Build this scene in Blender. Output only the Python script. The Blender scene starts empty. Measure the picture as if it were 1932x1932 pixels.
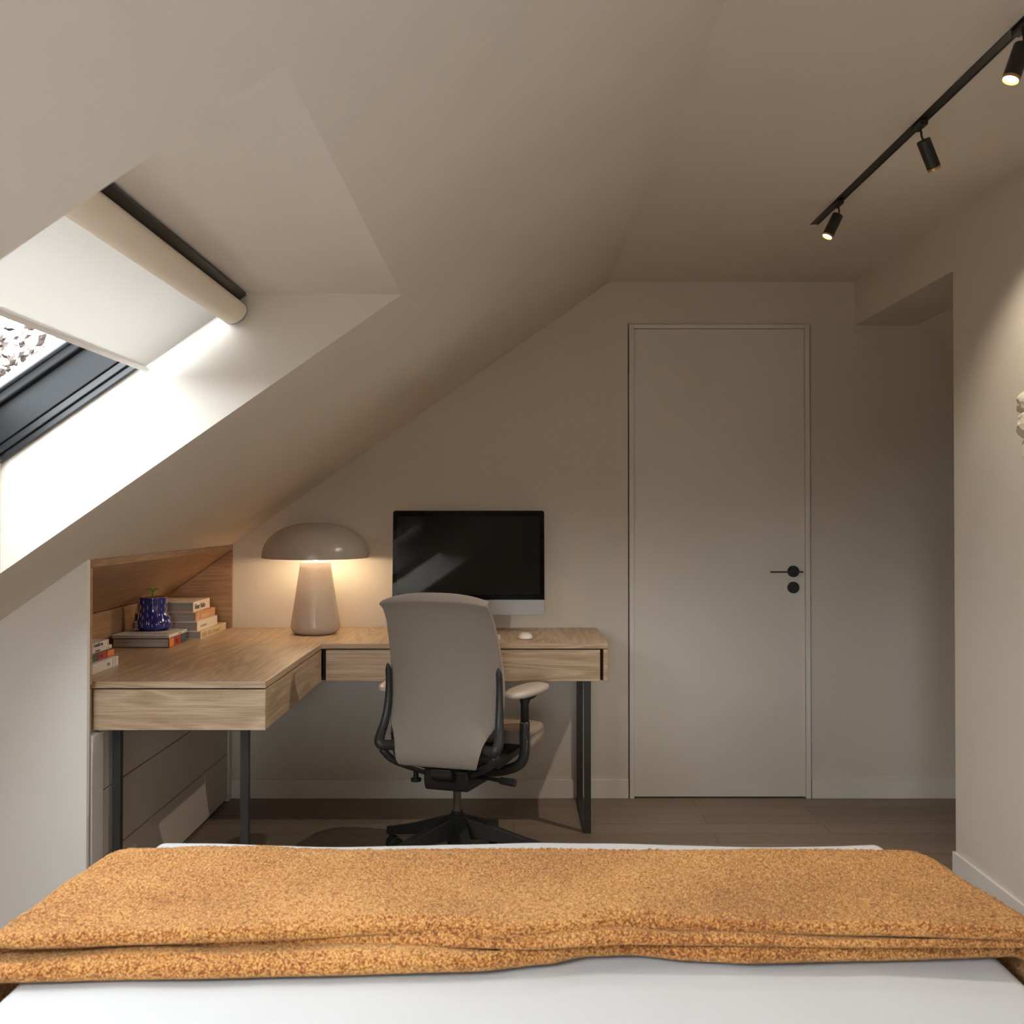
import bpy, bmesh, math, random
from mathutils import Vector, Matrix, noise, Quaternion
random.seed(4)
PI = math.pi
R = math.radians
S = bpy.context.scene
COL = S.collection
H = 1.256                                   # eye height
F = 1955.0                                  # focal length in pixels of the 1932 px frame

# ------------------------------------------------------------------ camera
cd = bpy.data.cameras.new('camera')
cam = bpy.data.objects.new('camera', cd)
COL.objects.link(cam)
cam.location = (0, 0, H)
cam.rotation_euler = (R(90 + 0.70), 0, 0)
cd.sensor_width = 36
cd.lens = 36 * F / 1932
cd.shift_x = -3 / 1932
cd.shift_y = -20 / 1932
cd.clip_start = 0.05
cd.clip_end = 200
cd.dof.use_dof = True
cd.dof.focus_distance = 3.9
cd.dof.aperture_fstop = 9
S.camera = cam

# ------------------------------------------------------------------ world
w = bpy.data.worlds.new('world')
S.world = w
w.use_nodes = True
nt = w.node_tree
nt.nodes.clear()
wo = nt.nodes.new('ShaderNodeOutputWorld')
wb = nt.nodes.new('ShaderNodeBackground')
tc = nt.nodes.new('ShaderNodeTexCoord')
sx = nt.nodes.new('ShaderNodeSeparateXYZ')
cr = nt.nodes.new('ShaderNodeValToRGB')
nt.links.new(tc.outputs['Generated'], sx.inputs[0])
nt.links.new(sx.outputs['Z'], cr.inputs[0])
cr.color_ramp.elements[0].position = 0.0
cr.color_ramp.elements[0].color = (0.05, 0.05, 0.045, 1)
cr.color_ramp.elements[1].position = 0.03
cr.color_ramp.elements[1].color = (0.93, 0.96, 1.0, 1)
nt.links.new(cr.outputs[0], wb.inputs['Color'])
wb.inputs['Strength'].default_value = 27
nt.links.new(wb.outputs[0], wo.inputs[0])

S.view_settings.view_transform = 'Standard'
S.view_settings.look = 'None'
S.view_settings.exposure = 0.34
S.view_settings.gamma = 1.0
S.view_settings.use_curve_mapping = False
S.cycles.use_denoising = True
S.cycles.max_bounces = 12
S.cycles.diffuse_bounces = 8
S.cycles.transparent_max_bounces = 12
S.cycles.sample_clamp_indirect = 8

# slope geometry: inner face z = 1.991 + .698 x
SL = 0.698
A = math.atan(SL)
CA, SA = math.cos(A), math.sin(A)
def zs(x): return 1.991 + SL * x
PB = (-1.262, 1.383)                        # lower inner edge of the roof window
def un(u, n): return (PB[0] + u * CA - n * SA, PB[1] + u * SA + n * CA)
WY0, WY1 = 1.24, 2.55                       # the roof window seen in the photo
VY0, VY1 = -0.46, 0.85                      # unseen twin behind the camera, added for more daylight

# daylight portals in the roof windows (they guide the sky's own light)
for (a_, b_) in ((WY0, WY1), (VY0, VY1)):
    ld = bpy.data.lights.new('skylight_portal', 'AREA')
    ld.shape = 'RECTANGLE'
    ld.size = 0.86
    ld.size_y = 1.45
    ld.cycles.is_portal = True
    lo = bpy.data.objects.new('skylight_portal', ld)
    COL.objects.link(lo)
    c = un(0.3665, 0.17)
    lo.location = (c[0], (a_ + b_) / 2, c[1])
    lo.rotation_euler = (0, -A, 0)

# portal of the unseen gable window added behind the camera for frontal daylight
GX0, GX1, GZ0, GZ1 = -0.64, 0.30, 0.78, 1.50
ld = bpy.data.lights.new('gable_portal', 'AREA')
ld.shape = 'RECTANGLE'
ld.size = GX1 - GX0 + 0.1
ld.size_y = GZ1 - GZ0 + 0.1
ld.cycles.is_portal = True
lo = bpy.data.objects.new('gable_portal', ld)
COL.objects.link(lo)
lo.location = ((GX0 + GX1) / 2, -2.22, (GZ0 + GZ1) / 2)
lo.rotation_euler = (R(90), 0, 0)

# ------------------------------------------------------------------ materials
def mat(name, col=(0.8, 0.8, 0.8), rough=0.5, metal=0.0, **kw):
    m = bpy.data.materials.new(name)
    m.use_nodes = True
    b = m.node_tree.nodes['Principled BSDF']
    b.inputs['Base Color'].default_value = (*col, 1)
    b.inputs['Roughness'].default_value = rough
    b.inputs['Metallic'].default_value = metal
    for k, v in kw.items():
        k = k.replace('_', ' ')
        if k in b.inputs:
            b.inputs[k].default_value = v
    return m
def N(m, t): return m.node_tree.nodes.new(t)
def L(m, a, b): m.node_tree.links.new(a, b)
def bsdf(m): return m.node_tree.nodes['Principled BSDF']
def coords(m, scale=(1, 1, 1), rot=(0, 0, 0)):
    t = N(m, 'ShaderNodeTexCoord')
    mp = N(m, 'ShaderNodeMapping')
    mp.inputs['Scale'].default_value = scale
    mp.inputs['Rotation'].default_value = rot
    L(m, t.outputs['Object'], mp.inputs[0])
    return mp.outputs[0]
def noise_node(m, vec, scale, detail=4, rough=0.55, dist=0):
    n = N(m, 'ShaderNodeTexNoise')
    n.inputs['Scale'].default_value = scale
    n.inputs['Detail'].default_value = detail
    n.inputs['Roughness'].default_value = rough
    n.inputs['Distortion'].default_value = dist
    L(m, vec, n.inputs['Vector'])
    return n
def ramp(m, fac, stops):
    r = N(m, 'ShaderNodeValToRGB')
    e = r.color_ramp.elements
    while len(e) < len(stops): e.new(0.5)
    for i, (p, c) in enumerate(stops):
        e[i].position = p
        e[i].color = (*c, 1)
    L(m, fac, r.inputs[0])
    return r
def bump(m, h, strength, dist):
    b = N(m, 'ShaderNodeBump')
    b.inputs['Strength'].default_value = strength
    b.inputs['Distance'].default_value = dist
    L(m, h, b.inputs['Height'])
    L(m, b.outputs[0], bsdf(m).inputs['Normal'])
    return b

def plaster(name, col, grain=0.25):
    m = mat(name, col, 0.85)
    v = coords(m)
    n1 = noise_node(m, v, 1.7, 3)
    r = ramp(m, n1.outputs[0], [(0.3, tuple(c * 0.97 for c in col)), (0.7, tuple(min(1, c * 1.02) for c in col))])
    L(m, r.outputs[0], bsdf(m).inputs['Base Color'])
    n2 = noise_node(m, v, 420, 3)
    bump(m, n2.outputs[0], grain, 0.0006)
    return m

def wood(name, axis, dark, mid, light, fig=1.0, rough=0.42):
    m = mat(name, mid, rough)
    sc = {'x': (1.1, 16, 16), 'y': (16, 1.1, 16), 'z': (16, 16, 1.1)}[axis]
    fs = {'x': (6, 260, 260), 'y': (260, 6, 260), 'z': (260, 260, 6)}[axis]
    v = coords(m, sc)
    warp = noise_node(m, v, 0.55 * fig, 3, 0.5, 1.2)
    wv = N(m, 'ShaderNodeMath'); wv.operation = 'MULTIPLY'; wv.inputs[1].default_value = 26
    L(m, warp.outputs[0], wv.inputs[0])
    sn = N(m, 'ShaderNodeMath'); sn.operation = 'SINE'
    L(m, wv.outputs[0], sn.inputs[0])
    rg = N(m, 'ShaderNodeMapRange')
    rg.inputs['From Min'].default_value = -1
    L(m, sn.outputs[0], rg.inputs['Value'])
    r1 = ramp(m, rg.outputs[0], [(0.0, mid), (0.75, light), (1.0, mid)])
    fine = noise_node(m, coords(m, fs), 1.0, 5, 0.7)
    r2 = ramp(m, fine.outputs[0], [(0.36, dark), (0.56, (1, 1, 1))])
    mx = N(m, 'ShaderNodeMix'); mx.data_type = 'RGBA'; mx.blend_type = 'MULTIPLY'
    mx.inputs['Factor'].default_value = 0.55
    L(m, r1.outputs[0], mx.inputs['A']); L(m, r2.outputs[0], mx.inputs['B'])
    L(m, mx.outputs['Result'], bsdf(m).inputs['Base Color'])
    bump(m, fine.outputs[0], 0.25, 0.0008)
    return m

WALL = (0.69, 0.63, 0.55)
M = {}
M['wall'] = plaster('wall_paint', WALL)
M['white_wall'] = plaster('reveal_paint', (0.84, 0.80, 0.74), 0.15)
M['rough_wall'] = plaster('trowelled_plaster', (0.84, 0.80, 0.74), 0.2)
m = M['rough_wall']                          # trowel strokes on the partition
v = coords(m, (1, 1, 1), (0, R(35), 0))
n3 = noise_node(m, coords(m, (3, 3, 14), (0, R(12), 0)), 6, 5, 0.6, 0.6)
n4 = noise_node(m, v, 420, 3)
ad = N(m, 'ShaderNodeMath'); ad.operation = 'ADD'
L(m, n3.outputs[0], ad.inputs[0]); L(m, n4.outputs[0], ad.inputs[1])
bump(m, ad.outputs[0], 0.3, 0.0012)
M['trim'] = mat('trim_paint', (0.76, 0.72, 0.66), 0.5)
M['door'] = plaster('door_paint', (0.74, 0.70, 0.63), 0.12)
bsdf(M['door']).inputs['Roughness'].default_value = 0.36
oak = ((0.55, 0.42, 0.31), (0.49, 0.35, 0.22), (0.66, 0.505, 0.35))
M['oak_x'] = wood('oak_grain_across', 'x', *oak)
M['oak_y'] = wood('oak_grain_along', 'y', *oak, rough=0.36)
M['oak_z'] = wood('oak_grain_upright', 'z', *oak)
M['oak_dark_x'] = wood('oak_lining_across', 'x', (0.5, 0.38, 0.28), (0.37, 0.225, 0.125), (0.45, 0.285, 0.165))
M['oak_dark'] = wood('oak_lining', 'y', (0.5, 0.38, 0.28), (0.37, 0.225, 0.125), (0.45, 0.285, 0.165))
M['black'] = mat('black_powder_coat', (0.018, 0.018, 0.018), 0.45)
M['leg'] = mat('dark_steel', (0.035, 0.034, 0.032), 0.42)
M['plastic'] = mat('dark_grey_plastic', (0.028, 0.028, 0.029), 0.42)
M['plastic_black'] = mat('black_plastic', (0.012, 0.012, 0.012), 0.5)
M['steel'] = mat('gas_lift_steel', (0.16, 0.14, 0.12), 0.35, 0.7)
M['drawer'] = mat('greige_lacquer', (0.62, 0.55, 0.48), 0.5)
M['gap'] = mat('shadow_gap', (0.03, 0.02, 0.015), 0.9)
M['frame_black'] = mat('window_gasket', (0.012, 0.012, 0.012), 0.35)
M['frame_grey'] = mat('window_grey', (0.017, 0.017, 0.017), 0.5)
bsdf(M['frame_grey']).inputs['Specular IOR Level'].default_value = 0.25
M['frame_light'] = mat('window_light_grey', (0.20, 0.21, 0.225), 0.35)
M['white_plastic'] = mat('white_plastic', (0.82, 0.79, 0.75), 0.35)
M['alu'] = mat('aluminium', (0.32, 0.31, 0.295), 0.45, 0.4)
M['screen'] = mat('screen_glass', (0.012, 0.011, 0.010), 0.03)
M['bezel'] = mat('screen_bezel', (0.002, 0.002, 0.002), 0.03)
for k_ in ('screen', 'bezel'): bsdf(M[k_]).inputs['Specular IOR Level'].default_value = 0.16
M['gold'] = mat('brass', (0.6, 0.38, 0.12), 0.3, 0.8)
M['pages'] = mat('page_edges', (0.40, 0.36, 0.31), 0.9)
v = coords(M['pages'], (1, 1, 900))
n = noise_node(M['pages'], v, 1.0, 2)
L(M['pages'], ramp(M['pages'], n.outputs[0], [(0.3, (0.24, 0.21, 0.18)), (0.7, (0.48, 0.44, 0.38))]).outputs[0], bsdf(M['pages']).inputs['Base Color'])
M['ink'] = mat('dark_ink', (0.04, 0.03, 0.03), 0.6)
M['ink_grey'] = mat('grey_ink', (0.22, 0.19, 0.16), 0.6)
M['ink_tan'] = mat('tan_ink', (0.50, 0.34, 0.16), 0.6)
M['paper'] = mat('ivory_cover', (0.76, 0.70, 0.60), 0.45)
M['paper_cold'] = mat('white_cover', (0.74, 0.72, 0.69), 0.45)
M['paper_cream'] = mat('cream_cover', (0.70, 0.58, 0.40), 0.5)
M['paper_tan'] = mat('tan_cover', (0.55, 0.30, 0.16), 0.4)
M['maroon'] = mat('maroon_cover', (0.10, 0.018, 0.012), 0.4)
M['orange'] = mat('orange_cover', (0.80, 0.22, 0.03), 0.4)
M['red'] = mat('red_cover', (0.50, 0.02, 0.04), 0.4)
M['teal'] = mat('teal_cover', (0.02, 0.10, 0.10), 0.4)
M['blue'] = mat('cobalt_glaze', (0.008, 0.018, 0.20), 0.12)
bsdf(M['blue']).inputs['Coat Weight'].default_value = 0.6
M['dash'] = mat('cream_dash', (0.75, 0.62, 0.48), 0.4)
M['rim'] = mat('terracotta_rim', (0.45, 0.14, 0.04), 0.4)
M['green'] = mat('sprout_green', (0.14, 0.30, 0.02), 0.35)

def fabric(name, col, sc=900, spread=0.12, sheen=0.3):
    m = mat(name, col, 0.95)
    v = coords(m)
    n = noise_node(m, v, sc, 3, 0.7)
    n2 = noise_node(m, v, 12, 3)
    r = ramp(m, n.outputs[0], [(0.3, tuple(c * (1 - spread) for c in col)), (0.7, tuple(min(1, c * (1 + spread)) for c in col))])
    L(m, r.outputs[0], bsdf(m).inputs['Base Color'])
    bsdf(m).inputs['Sheen Weight'].default_value = sheen
    bump(m, n.outputs[0], 0.3, 0.0006)
    return m
M['chair_fabric'] = fabric('taupe_chair_fabric', (0.29, 0.245, 0.205))
M['leatherette'] = mat('taupe_leatherette', (0.42, 0.33, 0.26), 0.38)
M['pad'] = mat('armrest_pad', (0.58, 0.50, 0.42), 0.35)
M['sheet'] = fabric('white_cotton', (0.47, 0.47, 0.475), 1200, 0.02, 0.1)

m = M['ceramic'] = mat('speckled_ceramic', (0.44, 0.36, 0.31), 0.22)
M['shade_inside'] = mat('white_shade_lining', (0.88, 0.85, 0.80), 0.6)
v = coords(m)
n = noise_node(m, v, 700, 2)
L(m, ramp(m, n.outputs[0], [(0.35, (0.40, 0.335, 0.29)), (0.65, (0.53, 0.455, 0.40))]).outputs[0], bsdf(m).inputs['Base Color'])
bump(m, noise_node(m, v, 160, 2).outputs[0], 0.25, 0.002)

m = M['blanket'] = mat('rust_boucle', (0.6, 0.3, 0.1), 1.0)
v = coords(m)
vo = N(m, 'ShaderNodeTexVoronoi'); vo.inputs['Scale'].default_value = 240
wn = noise_node(m, v, 60, 2)
mxv = N(m, 'ShaderNodeMix'); mxv.data_type = 'VECTOR'; mxv.inputs['Factor'].default_value = 0.02
L(m, v, mxv.inputs['A']); L(m, wn.outputs['Color'], mxv.inputs['B'])
L(m, mxv.outputs['Result'], vo.inputs['Vector'])
n1 = noise_node(m, v, 320, 4, 0.75)
ad = N(m, 'ShaderNodeMath'); ad.operation = 'MULTIPLY_ADD'; ad.inputs[1].default_value = -0.45
L(m, vo.outputs['Distance'], ad.inputs[0]); L(m, n1.outputs[0], ad.inputs[2])
nap = noise_node(m, coords(m), 3.4, 3, 0.6)
nm_ = N(m, 'ShaderNodeMath'); nm_.operation = 'MULTIPLY_ADD'; nm_.inputs[1].default_value = 0.34
L(m, nap.outputs[0], nm_.inputs[0])
ad0 = N(m, 'ShaderNodeMath'); ad0.operation = 'ADD'; ad0.inputs[1].default_value = -0.17
L(m, ad.outputs[0], ad0.inputs[0]); L(m, ad0.outputs[0], nm_.inputs[2])
r = ramp(m, nm_.outputs[0], [(0.12, (0.16, 0.035, 0.004)), (0.26, (0.43, 0.15, 0.024)), (0.44, (0.72, 0.39, 0.125))])
L(m, r.outputs[0], bsdf(m).inputs['Base Color'])
bsdf(m).inputs['Sheen Weight'].default_value = 0.5
bsdf(m).inputs['Sheen Tint'].default_value = (1.0, 0.7, 0.35, 1)
bump(m, ad.outputs[0], 0.8, 0.004)

m = M['floor'] = mat('grey_oak_planks', (0.3, 0.22, 0.16), 0.48)
v = coords(m)
br = N(m, 'ShaderNodeTexBrick')
br.offset = 0.37; br.offset_frequency = 2; br.squash = 1.0
br.inputs['Scale'].default_value = 1.0
br.inputs['Mortar Size'].default_value = 0.0012
br.inputs['Mortar Smooth'].default_value = 0.2
br.inputs['Brick Width'].default_value = 1.25
br.inputs['Row Height'].default_value = 0.124
br.inputs['Color1'].default_value = (0.235, 0.175, 0.128, 1)
br.inputs['Color2'].default_value = (0.30, 0.225, 0.168, 1)
br.inputs['Mortar'].default_value = (0.06, 0.04, 0.03, 1)
L(m, v, br.inputs['Vector'])
fine = noise_node(m, coords(m, (4, 90, 1)), 1.0, 5, 0.65)
fr = ramp(m, fine.outputs[0], [(0.3, (0.72, 0.70, 0.68)), (0.65, (1, 1, 1))])
mx = N(m, 'ShaderNodeMix'); mx.data_type = 'RGBA'; mx.blend_type = 'MULTIPLY'; mx.inputs['Factor'].default_value = 0.8
L(m, br.outputs['Color'], mx.inputs['A']); L(m, fr.outputs[0], mx.inputs['B'])
L(m, mx.outputs['Result'], bsdf(m).inputs['Base Color'])
bump(m, br.outputs['Fac'], -0.4, 0.001)

def emis(name, col, st):
    m = bpy.data.materials.new(name); m.use_nodes = True
    n = m.node_tree; n.nodes.clear()
    o = n.nodes.new('ShaderNodeOutputMaterial'); e = n.nodes.new('ShaderNodeEmission')
    e.inputs[0].default_value = (*col, 1); e.inputs[1].default_value = st
    n.links.new(e.outputs[0], o.inputs[0])
    return m
M['lens'] = emis('spot_lens', (1.0, 0.95, 0.86), 3.0)
M['bulb'] = emis('warm_bulb', (1.0, 0.75, 0.48), 120.0)

m = M['glass'] = bpy.data.materials.new('pane_glass'); m.use_nodes = True
g = m.node_tree; g.nodes.clear()
o = g.nodes.new('ShaderNodeOutputMaterial'); mxs = g.nodes.new('ShaderNodeMixShader')
tr = g.nodes.new('ShaderNodeBsdfTransparent'); gl = g.nodes.new('ShaderNodeBsdfGlossy')
tr.inputs[0].default_value = (0.95, 0.97, 0.97, 1); gl.inputs['Roughness'].default_value = 0.02
mxs.inputs[0].default_value = 0.05
g.links.new(tr.outputs[0], mxs.inputs[1]); g.links.new(gl.outputs[0], mxs.inputs[2]); g.links.new(mxs.outputs[0], o.inputs[0])

m = M['dimmed_glass'] = M['glass'].copy(); m.name = 'dimmed_pane_glass'  # pane tint added to hold back the daylight of this window
for n_ in m.node_tree.nodes:
    if n_.type == 'BSDF_TRANSPARENT': n_.inputs[0].default_value = (0.66, 0.68, 0.69, 1)

m = M['blind'] = bpy.data.materials.new('blind_fabric'); m.use_nodes = True
g = m.node_tree; g.nodes.clear()
o = g.nodes.new('ShaderNodeOutputMaterial'); mxs = g.nodes.new('ShaderNodeMixShader')
tl = g.nodes.new('ShaderNodeBsdfTranslucent'); df = g.nodes.new('ShaderNodeBsdfDiffuse')
tl.inputs[0].default_value = (0.39, 0.37, 0.345, 1); df.inputs[0].default_value = (0.78, 0.72, 0.62, 1)
mxs.inputs[0].default_value = 0.3
g.links.new(tl.outputs[0], mxs.inputs[1]); g.links.new(df.outputs[0], mxs.inputs[2]); g.links.new(mxs.outputs[0], o.inputs[0])
M['blind_roll'] = fabric('blind_roll_fabric', (0.80, 0.70, 0.55), 900, 0.03)
M['bark'] = mat('bark', (0.10, 0.07, 0.05), 0.9)
M['leaf'] = mat('autumn_leaf', (0.05, 0.03, 0.02), 0.9)
n = noise_node(M['leaf'], coords(M['leaf']), 3.0, 2)
L(M['leaf'], ramp(M['leaf'], n.outputs[0], [(0.35, (0.085, 0.056, 0.044)), (0.65, (0.05, 0.032, 0.025))]).outputs[0], bsdf(M['leaf']).inputs['Base Color'])
m = M['stone'] = mat('crumpled_paper', (0.74, 0.66, 0.55), 0.8)
bump(m, noise_node(m, coords(m), 28, 5, 0.7).outputs[0], 0.6, 0.01)

# ------------------------------------------------------------------ mesh helpers
def box(bm, x0, x1, y0, y1, z0, z1):
    vs = [bm.verts.new(p) for p in ((x0, y0, z0), (x1, y0, z0), (x1, y1, z0), (x0, y1, z0), (x0, y0, z1), (x1, y0, z1), (x1, y1, z1), (x0, y1, z1))]
    for f in ((0, 3, 2, 1), (4, 5, 6, 7), (0, 1, 5, 4), (1, 2, 6, 5), (2, 3, 7, 6), (3, 0, 4, 7)):
        bm.faces.new([vs[i] for i in f])
    return vs
def prism(bm, pts, a0, a1, axis='y'):
    """extrude a polygon: axis y takes (x,z) points, axis z takes (x,y), axis x takes (y,z)"""
    def P(p, a): return {'y': (p[0], a, p[1]), 'z': (p[0], p[1], a), 'x': (a, p[0], p[1])}[axis]
    lo_ = [bm.verts.new(P(p, a0)) for p in pts]
    hi_ = [bm.verts.new(P(p, a1)) for p in pts]
    n_ = len(pts)
    bm.faces.new(lo_); bm.faces.new(hi_[::-1])
    for i in range(n_):
        bm.faces.new((lo_[i], lo_[(i + 1) % n_], hi_[(i + 1) % n_], hi_[i]))
def tube(bm, pts, rad, seg=12, flat=1.0, up=None):
    pts = [Vector(p) for p in pts]
    if not hasattr(rad, '__len__'): rad = [rad] * len(pts)
    rings = []
    nrm = None
    for i, p in enumerate(pts):
        t = (pts[min(i + 1, len(pts) - 1)] - pts[max(i - 1, 0)]).normalized()
        if nrm is None:
            a = Vector(up) if up else (Vector((0, 0, 1)) if abs(t.z) < 0.9 else Vector((0, 1, 0)))
            nrm = (a - t * a.dot(t)).normalized()
        else:
            nrm = (nrm - t * nrm.dot(t)).normalized()
        b = t.cross(nrm)
        rings.append([bm.verts.new(p + (nrm * math.cos(2 * PI * k / seg) * flat + b * math.sin(2 * PI * k / seg)) * rad[i]) for k in range(seg)])
    for a, b in zip(rings, rings[1:]):
        for k in range(seg):
            bm.faces.new((a[k], a[(k + 1) % seg], b[(k + 1) % seg], b[k]))
    bm.faces.new(rings[0][::-1]); bm.faces.new(rings[-1])
def smooth_path(pts, n=6):
    """Catmull-Rom through the points"""
    P = [Vector(p) for p in pts]
    P = [P[0] * 2 - P[1]] + P + [P[-1] * 2 - P[-2]]
    out = []
    for i in range(1, len(P) - 2):
        for k in range(n):
            t = k / n
            a, b, c_, d = P[i - 1], P[i], P[i + 1], P[i + 2]
            out.append(0.5 * ((2 * b) + (-a + c_) * t + (2 * a - 5 * b + 4 * c_ - d) * t * t + (-a + 3 * b - 3 * c_ + d) * t ** 3))
    out.append(P[-2])
    return out
def lathe(bm, prof, cx=0, cy=0, seg=64, fn=None):
    """prof: list of (r,z); fn(theta,r,z)->(r) optional"""
    rings = []
    for r_, z_ in prof:
        if r_ < 1e-6:
            rings.append([bm.verts.new((cx, cy, z_))])
        else:
            rings.append([bm.verts.new((cx + (fn(t, r_, z_) if fn else r_) * math.cos(t), cy + (fn(t, r_, z_) if fn else r_) * math.sin(t), z_)) for t in (2 * PI * k / seg for k in range(seg))])
    for a, b in zip(rings, rings[1:]):
        for k in range(seg):
            q = (k + 1) % seg
            if len(a) == 1 and len(b) == 1: continue
            if len(a) == 1: bm.faces.new((a[0], b[q], b[k]))
            elif len(b) == 1: bm.faces.new((a[k], a[q], b[0]))
            else: bm.faces.new((a[k], a[q], b[q], b[k]))
def turned(bm, o_, d_, prof, seg=36):
    """closed profile of (distance along d, radius) turned around the axis"""
    q = Vector(d_).to_track_quat('Z', 'Y').to_matrix().to_4x4()
    mt = Matrix.Translation(o_) @ q
    rings = [[bm.verts.new(mt @ Vector((r_ * math.cos(2 * PI * k / seg), r_ * math.sin(2 * PI * k / seg), h_))) for k in range(seg)] for h_, r_ in prof]
    for a, b in zip(rings, rings[1:] + rings[:1]):
        for k in range(seg):
            bm.faces.new((a[k], a[(k + 1) % seg], b[(k + 1) % seg], b[k]))
def cyl(bm, p0, p1, r_, seg=24):
    tube(bm, [p0, p1], r_, seg)
def obj(name, bm, m_, parent=None, smooth=False, bevel=0, seg=2, local=False, sub=0):
    bmesh.ops.recalc_face_normals(bm, faces=bm.faces)
    me = bpy.data.meshes.new(name)
    bm.to_mesh(me); bm.free()
    for mm in (m_ if isinstance(m_, (list, tuple)) else [m_]): me.materials.append(mm)
    if smooth:
        me.polygons.foreach_set('use_smooth', [True] * len(me.polygons))
        if smooth != 'all': me.set_sharp_from_angle(angle=R(40))
    o_ = bpy.data.objects.new(name, me)
    COL.objects.link(o_)
    if parent:
        o_.parent = parent
        if not local:
            mw = parent.matrix_basis.copy()
            if parent.parent: mw = parent.parent.matrix_basis @ parent.matrix_parent_inverse @ mw
            if parent.parent is not None:
                mw = parent.parent.matrix_basis @ parent.matrix_parent_inverse @ parent.matrix_basis
            o_.matrix_parent_inverse = mw.inverted()
    if bevel:
        b = o_.modifiers.new('bevel', 'BEVEL'); b.width = bevel; b.segments = seg; b.limit_method = 'ANGLE'; b.angle_limit = R(35)
        b.harden_normals = False
    if sub:
        s_ = o_.modifiers.new('sub', 'SUBSURF'); s_.levels = sub; s_.render_levels = sub
    return o_
def tag(o_, label=None, cat=None, group=None, kind=None):
    if label: o_['label'] = label
    if cat: o_['category'] = cat
    if group: o_['group'] = group
    if kind: o_['kind'] = kind
    return o_
def thing(name, label, cat, loc=(0, 0, 0), rotz=0, group=None, kind=None):
    o_ = bpy.data.objects.new(name, None)
    o_.empty_display_size = 0.05
    o_.location = loc
    o_.rotation_euler = (0, 0, rotz)
    o_.matrix_basis = Matrix.Translation(loc) @ Matrix.Rotation(rotz, 4, 'Z')
    COL.objects.link(o_)
    return tag(o_, label, cat, group, kind)
def struct(name, bm, m_, label, cat, parent=None, **k):
    o_ = obj(name, bm, m_, parent, **k)
    if not parent: tag(o_, label, cat, kind='structure')
    return o_
def new(): return bmesh.new()

# ================================================================== ROOM SHELL
YB, YF = 4.6, -2.1
XR = 1.518
ZC = 2.289
XK = -2.3
bm = new(); box(bm, XK - 0.1, 2.8, YF - 0.1, YB + 0.12, -0.08, 0)
struct('floor', bm, M['floor'], 'greyish brown oak plank floor running across the room', 'floor')

bm = new()                                   # back wall with the door opening
DX0, DX1, DZ = 0.513, 1.313, 2.098
def top_at(x): return min(ZC, zs(x)) + 0.1
DG = 0.005                                   # shadow gap around the door frame
prism(bm, [(XK, 0), (DX0 - DG, 0), (DX0 - DG, ZC + 0.05), (0.427, ZC + 0.05), (XK, zs(XK) + 0.05)], YB, YB + 0.12)
box(bm, DX0 - DG, DX1 + DG, YB, YB + 0.12, DZ + DG * 0.6, ZC + 0.05)
box(bm, DX1 + DG, 2.7, YB, YB + 0.12, 0, ZC + 0.05)
box(bm, DX0 - 0.1, DX1 + 0.1, YB + 0.12, YB + 0.16, -0.08, ZC)  # unseen backing added behind the door to block a daylight leak
struct('wall_back', bm, M['wall'], 'warm off-white plaster end wall holding the flush door', 'wall')

bm = new()                                   # wall behind the camera
prism(bm, [(XK, 0), (GX0, 0), (GX0, zs(GX0) + 0.05), (XK, zs(XK) + 0.05)], YF - 0.1, YF)
prism(bm, [(GX1, 0), (XR + 0.1, 0), (XR + 0.1, ZC + 0.05), (0.427, ZC + 0.05), (GX1, zs(GX1) + 0.05)], YF - 0.1, YF)
box(bm, GX0, GX1, YF - 0.1, YF, 0, GZ0)
prism(bm, [(GX0, GZ1), (GX1, GZ1), (GX1, zs(GX1) + 0.05), (GX0, zs(GX0) + 0.05)], YF - 0.1, YF)
struct('wall_front', bm, M['wall'], 'warm off-white plaster wall behind the head of the bed', 'wall')

bm = new()                                   # right wall with the passage opening and its lintel
box(bm, XR, XR + 0.1, YF, 3.57, 0, ZC + 0.05)
box(bm, XR, XR + 0.1, 3.57, YB, 2.096, ZC + 0.05)
struct('wall_right', bm, M['wall'], 'warm plaster wall on the right ending at the passage opening', 'wall')

bm = new()                                   # passage beyond it
box(bm, 2.7, 2.8, 2.4, YB, 0, 1.6)
box(bm, XR + 0.1, 2.7, 2.3, 2.4, 0, 2.1)
struct('wall_passage', bm, M['wall'], 'low plaster wall closing the passage on the right', 'wall')
bm = new()
prism(bm, [(XR + 0.1, 2.096), (1.79, 2.096), (2.7, 1.55), (2.7, 1.65), (1.79, 2.196), (XR + 0.1, 2.196)], 2.4, YB)
struct('ceiling', bm, M['wall'], 'lower ceiling of the passage sloping down to the right', 'ceiling')

bm = new(); box(bm, 0.427, XR + 0.1, YF, YB + 0.1, ZC, ZC + 0.12)
struct('ceiling', bm, M['wall'], 'flat warm plaster ceiling carrying the black track', 'ceiling')

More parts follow.
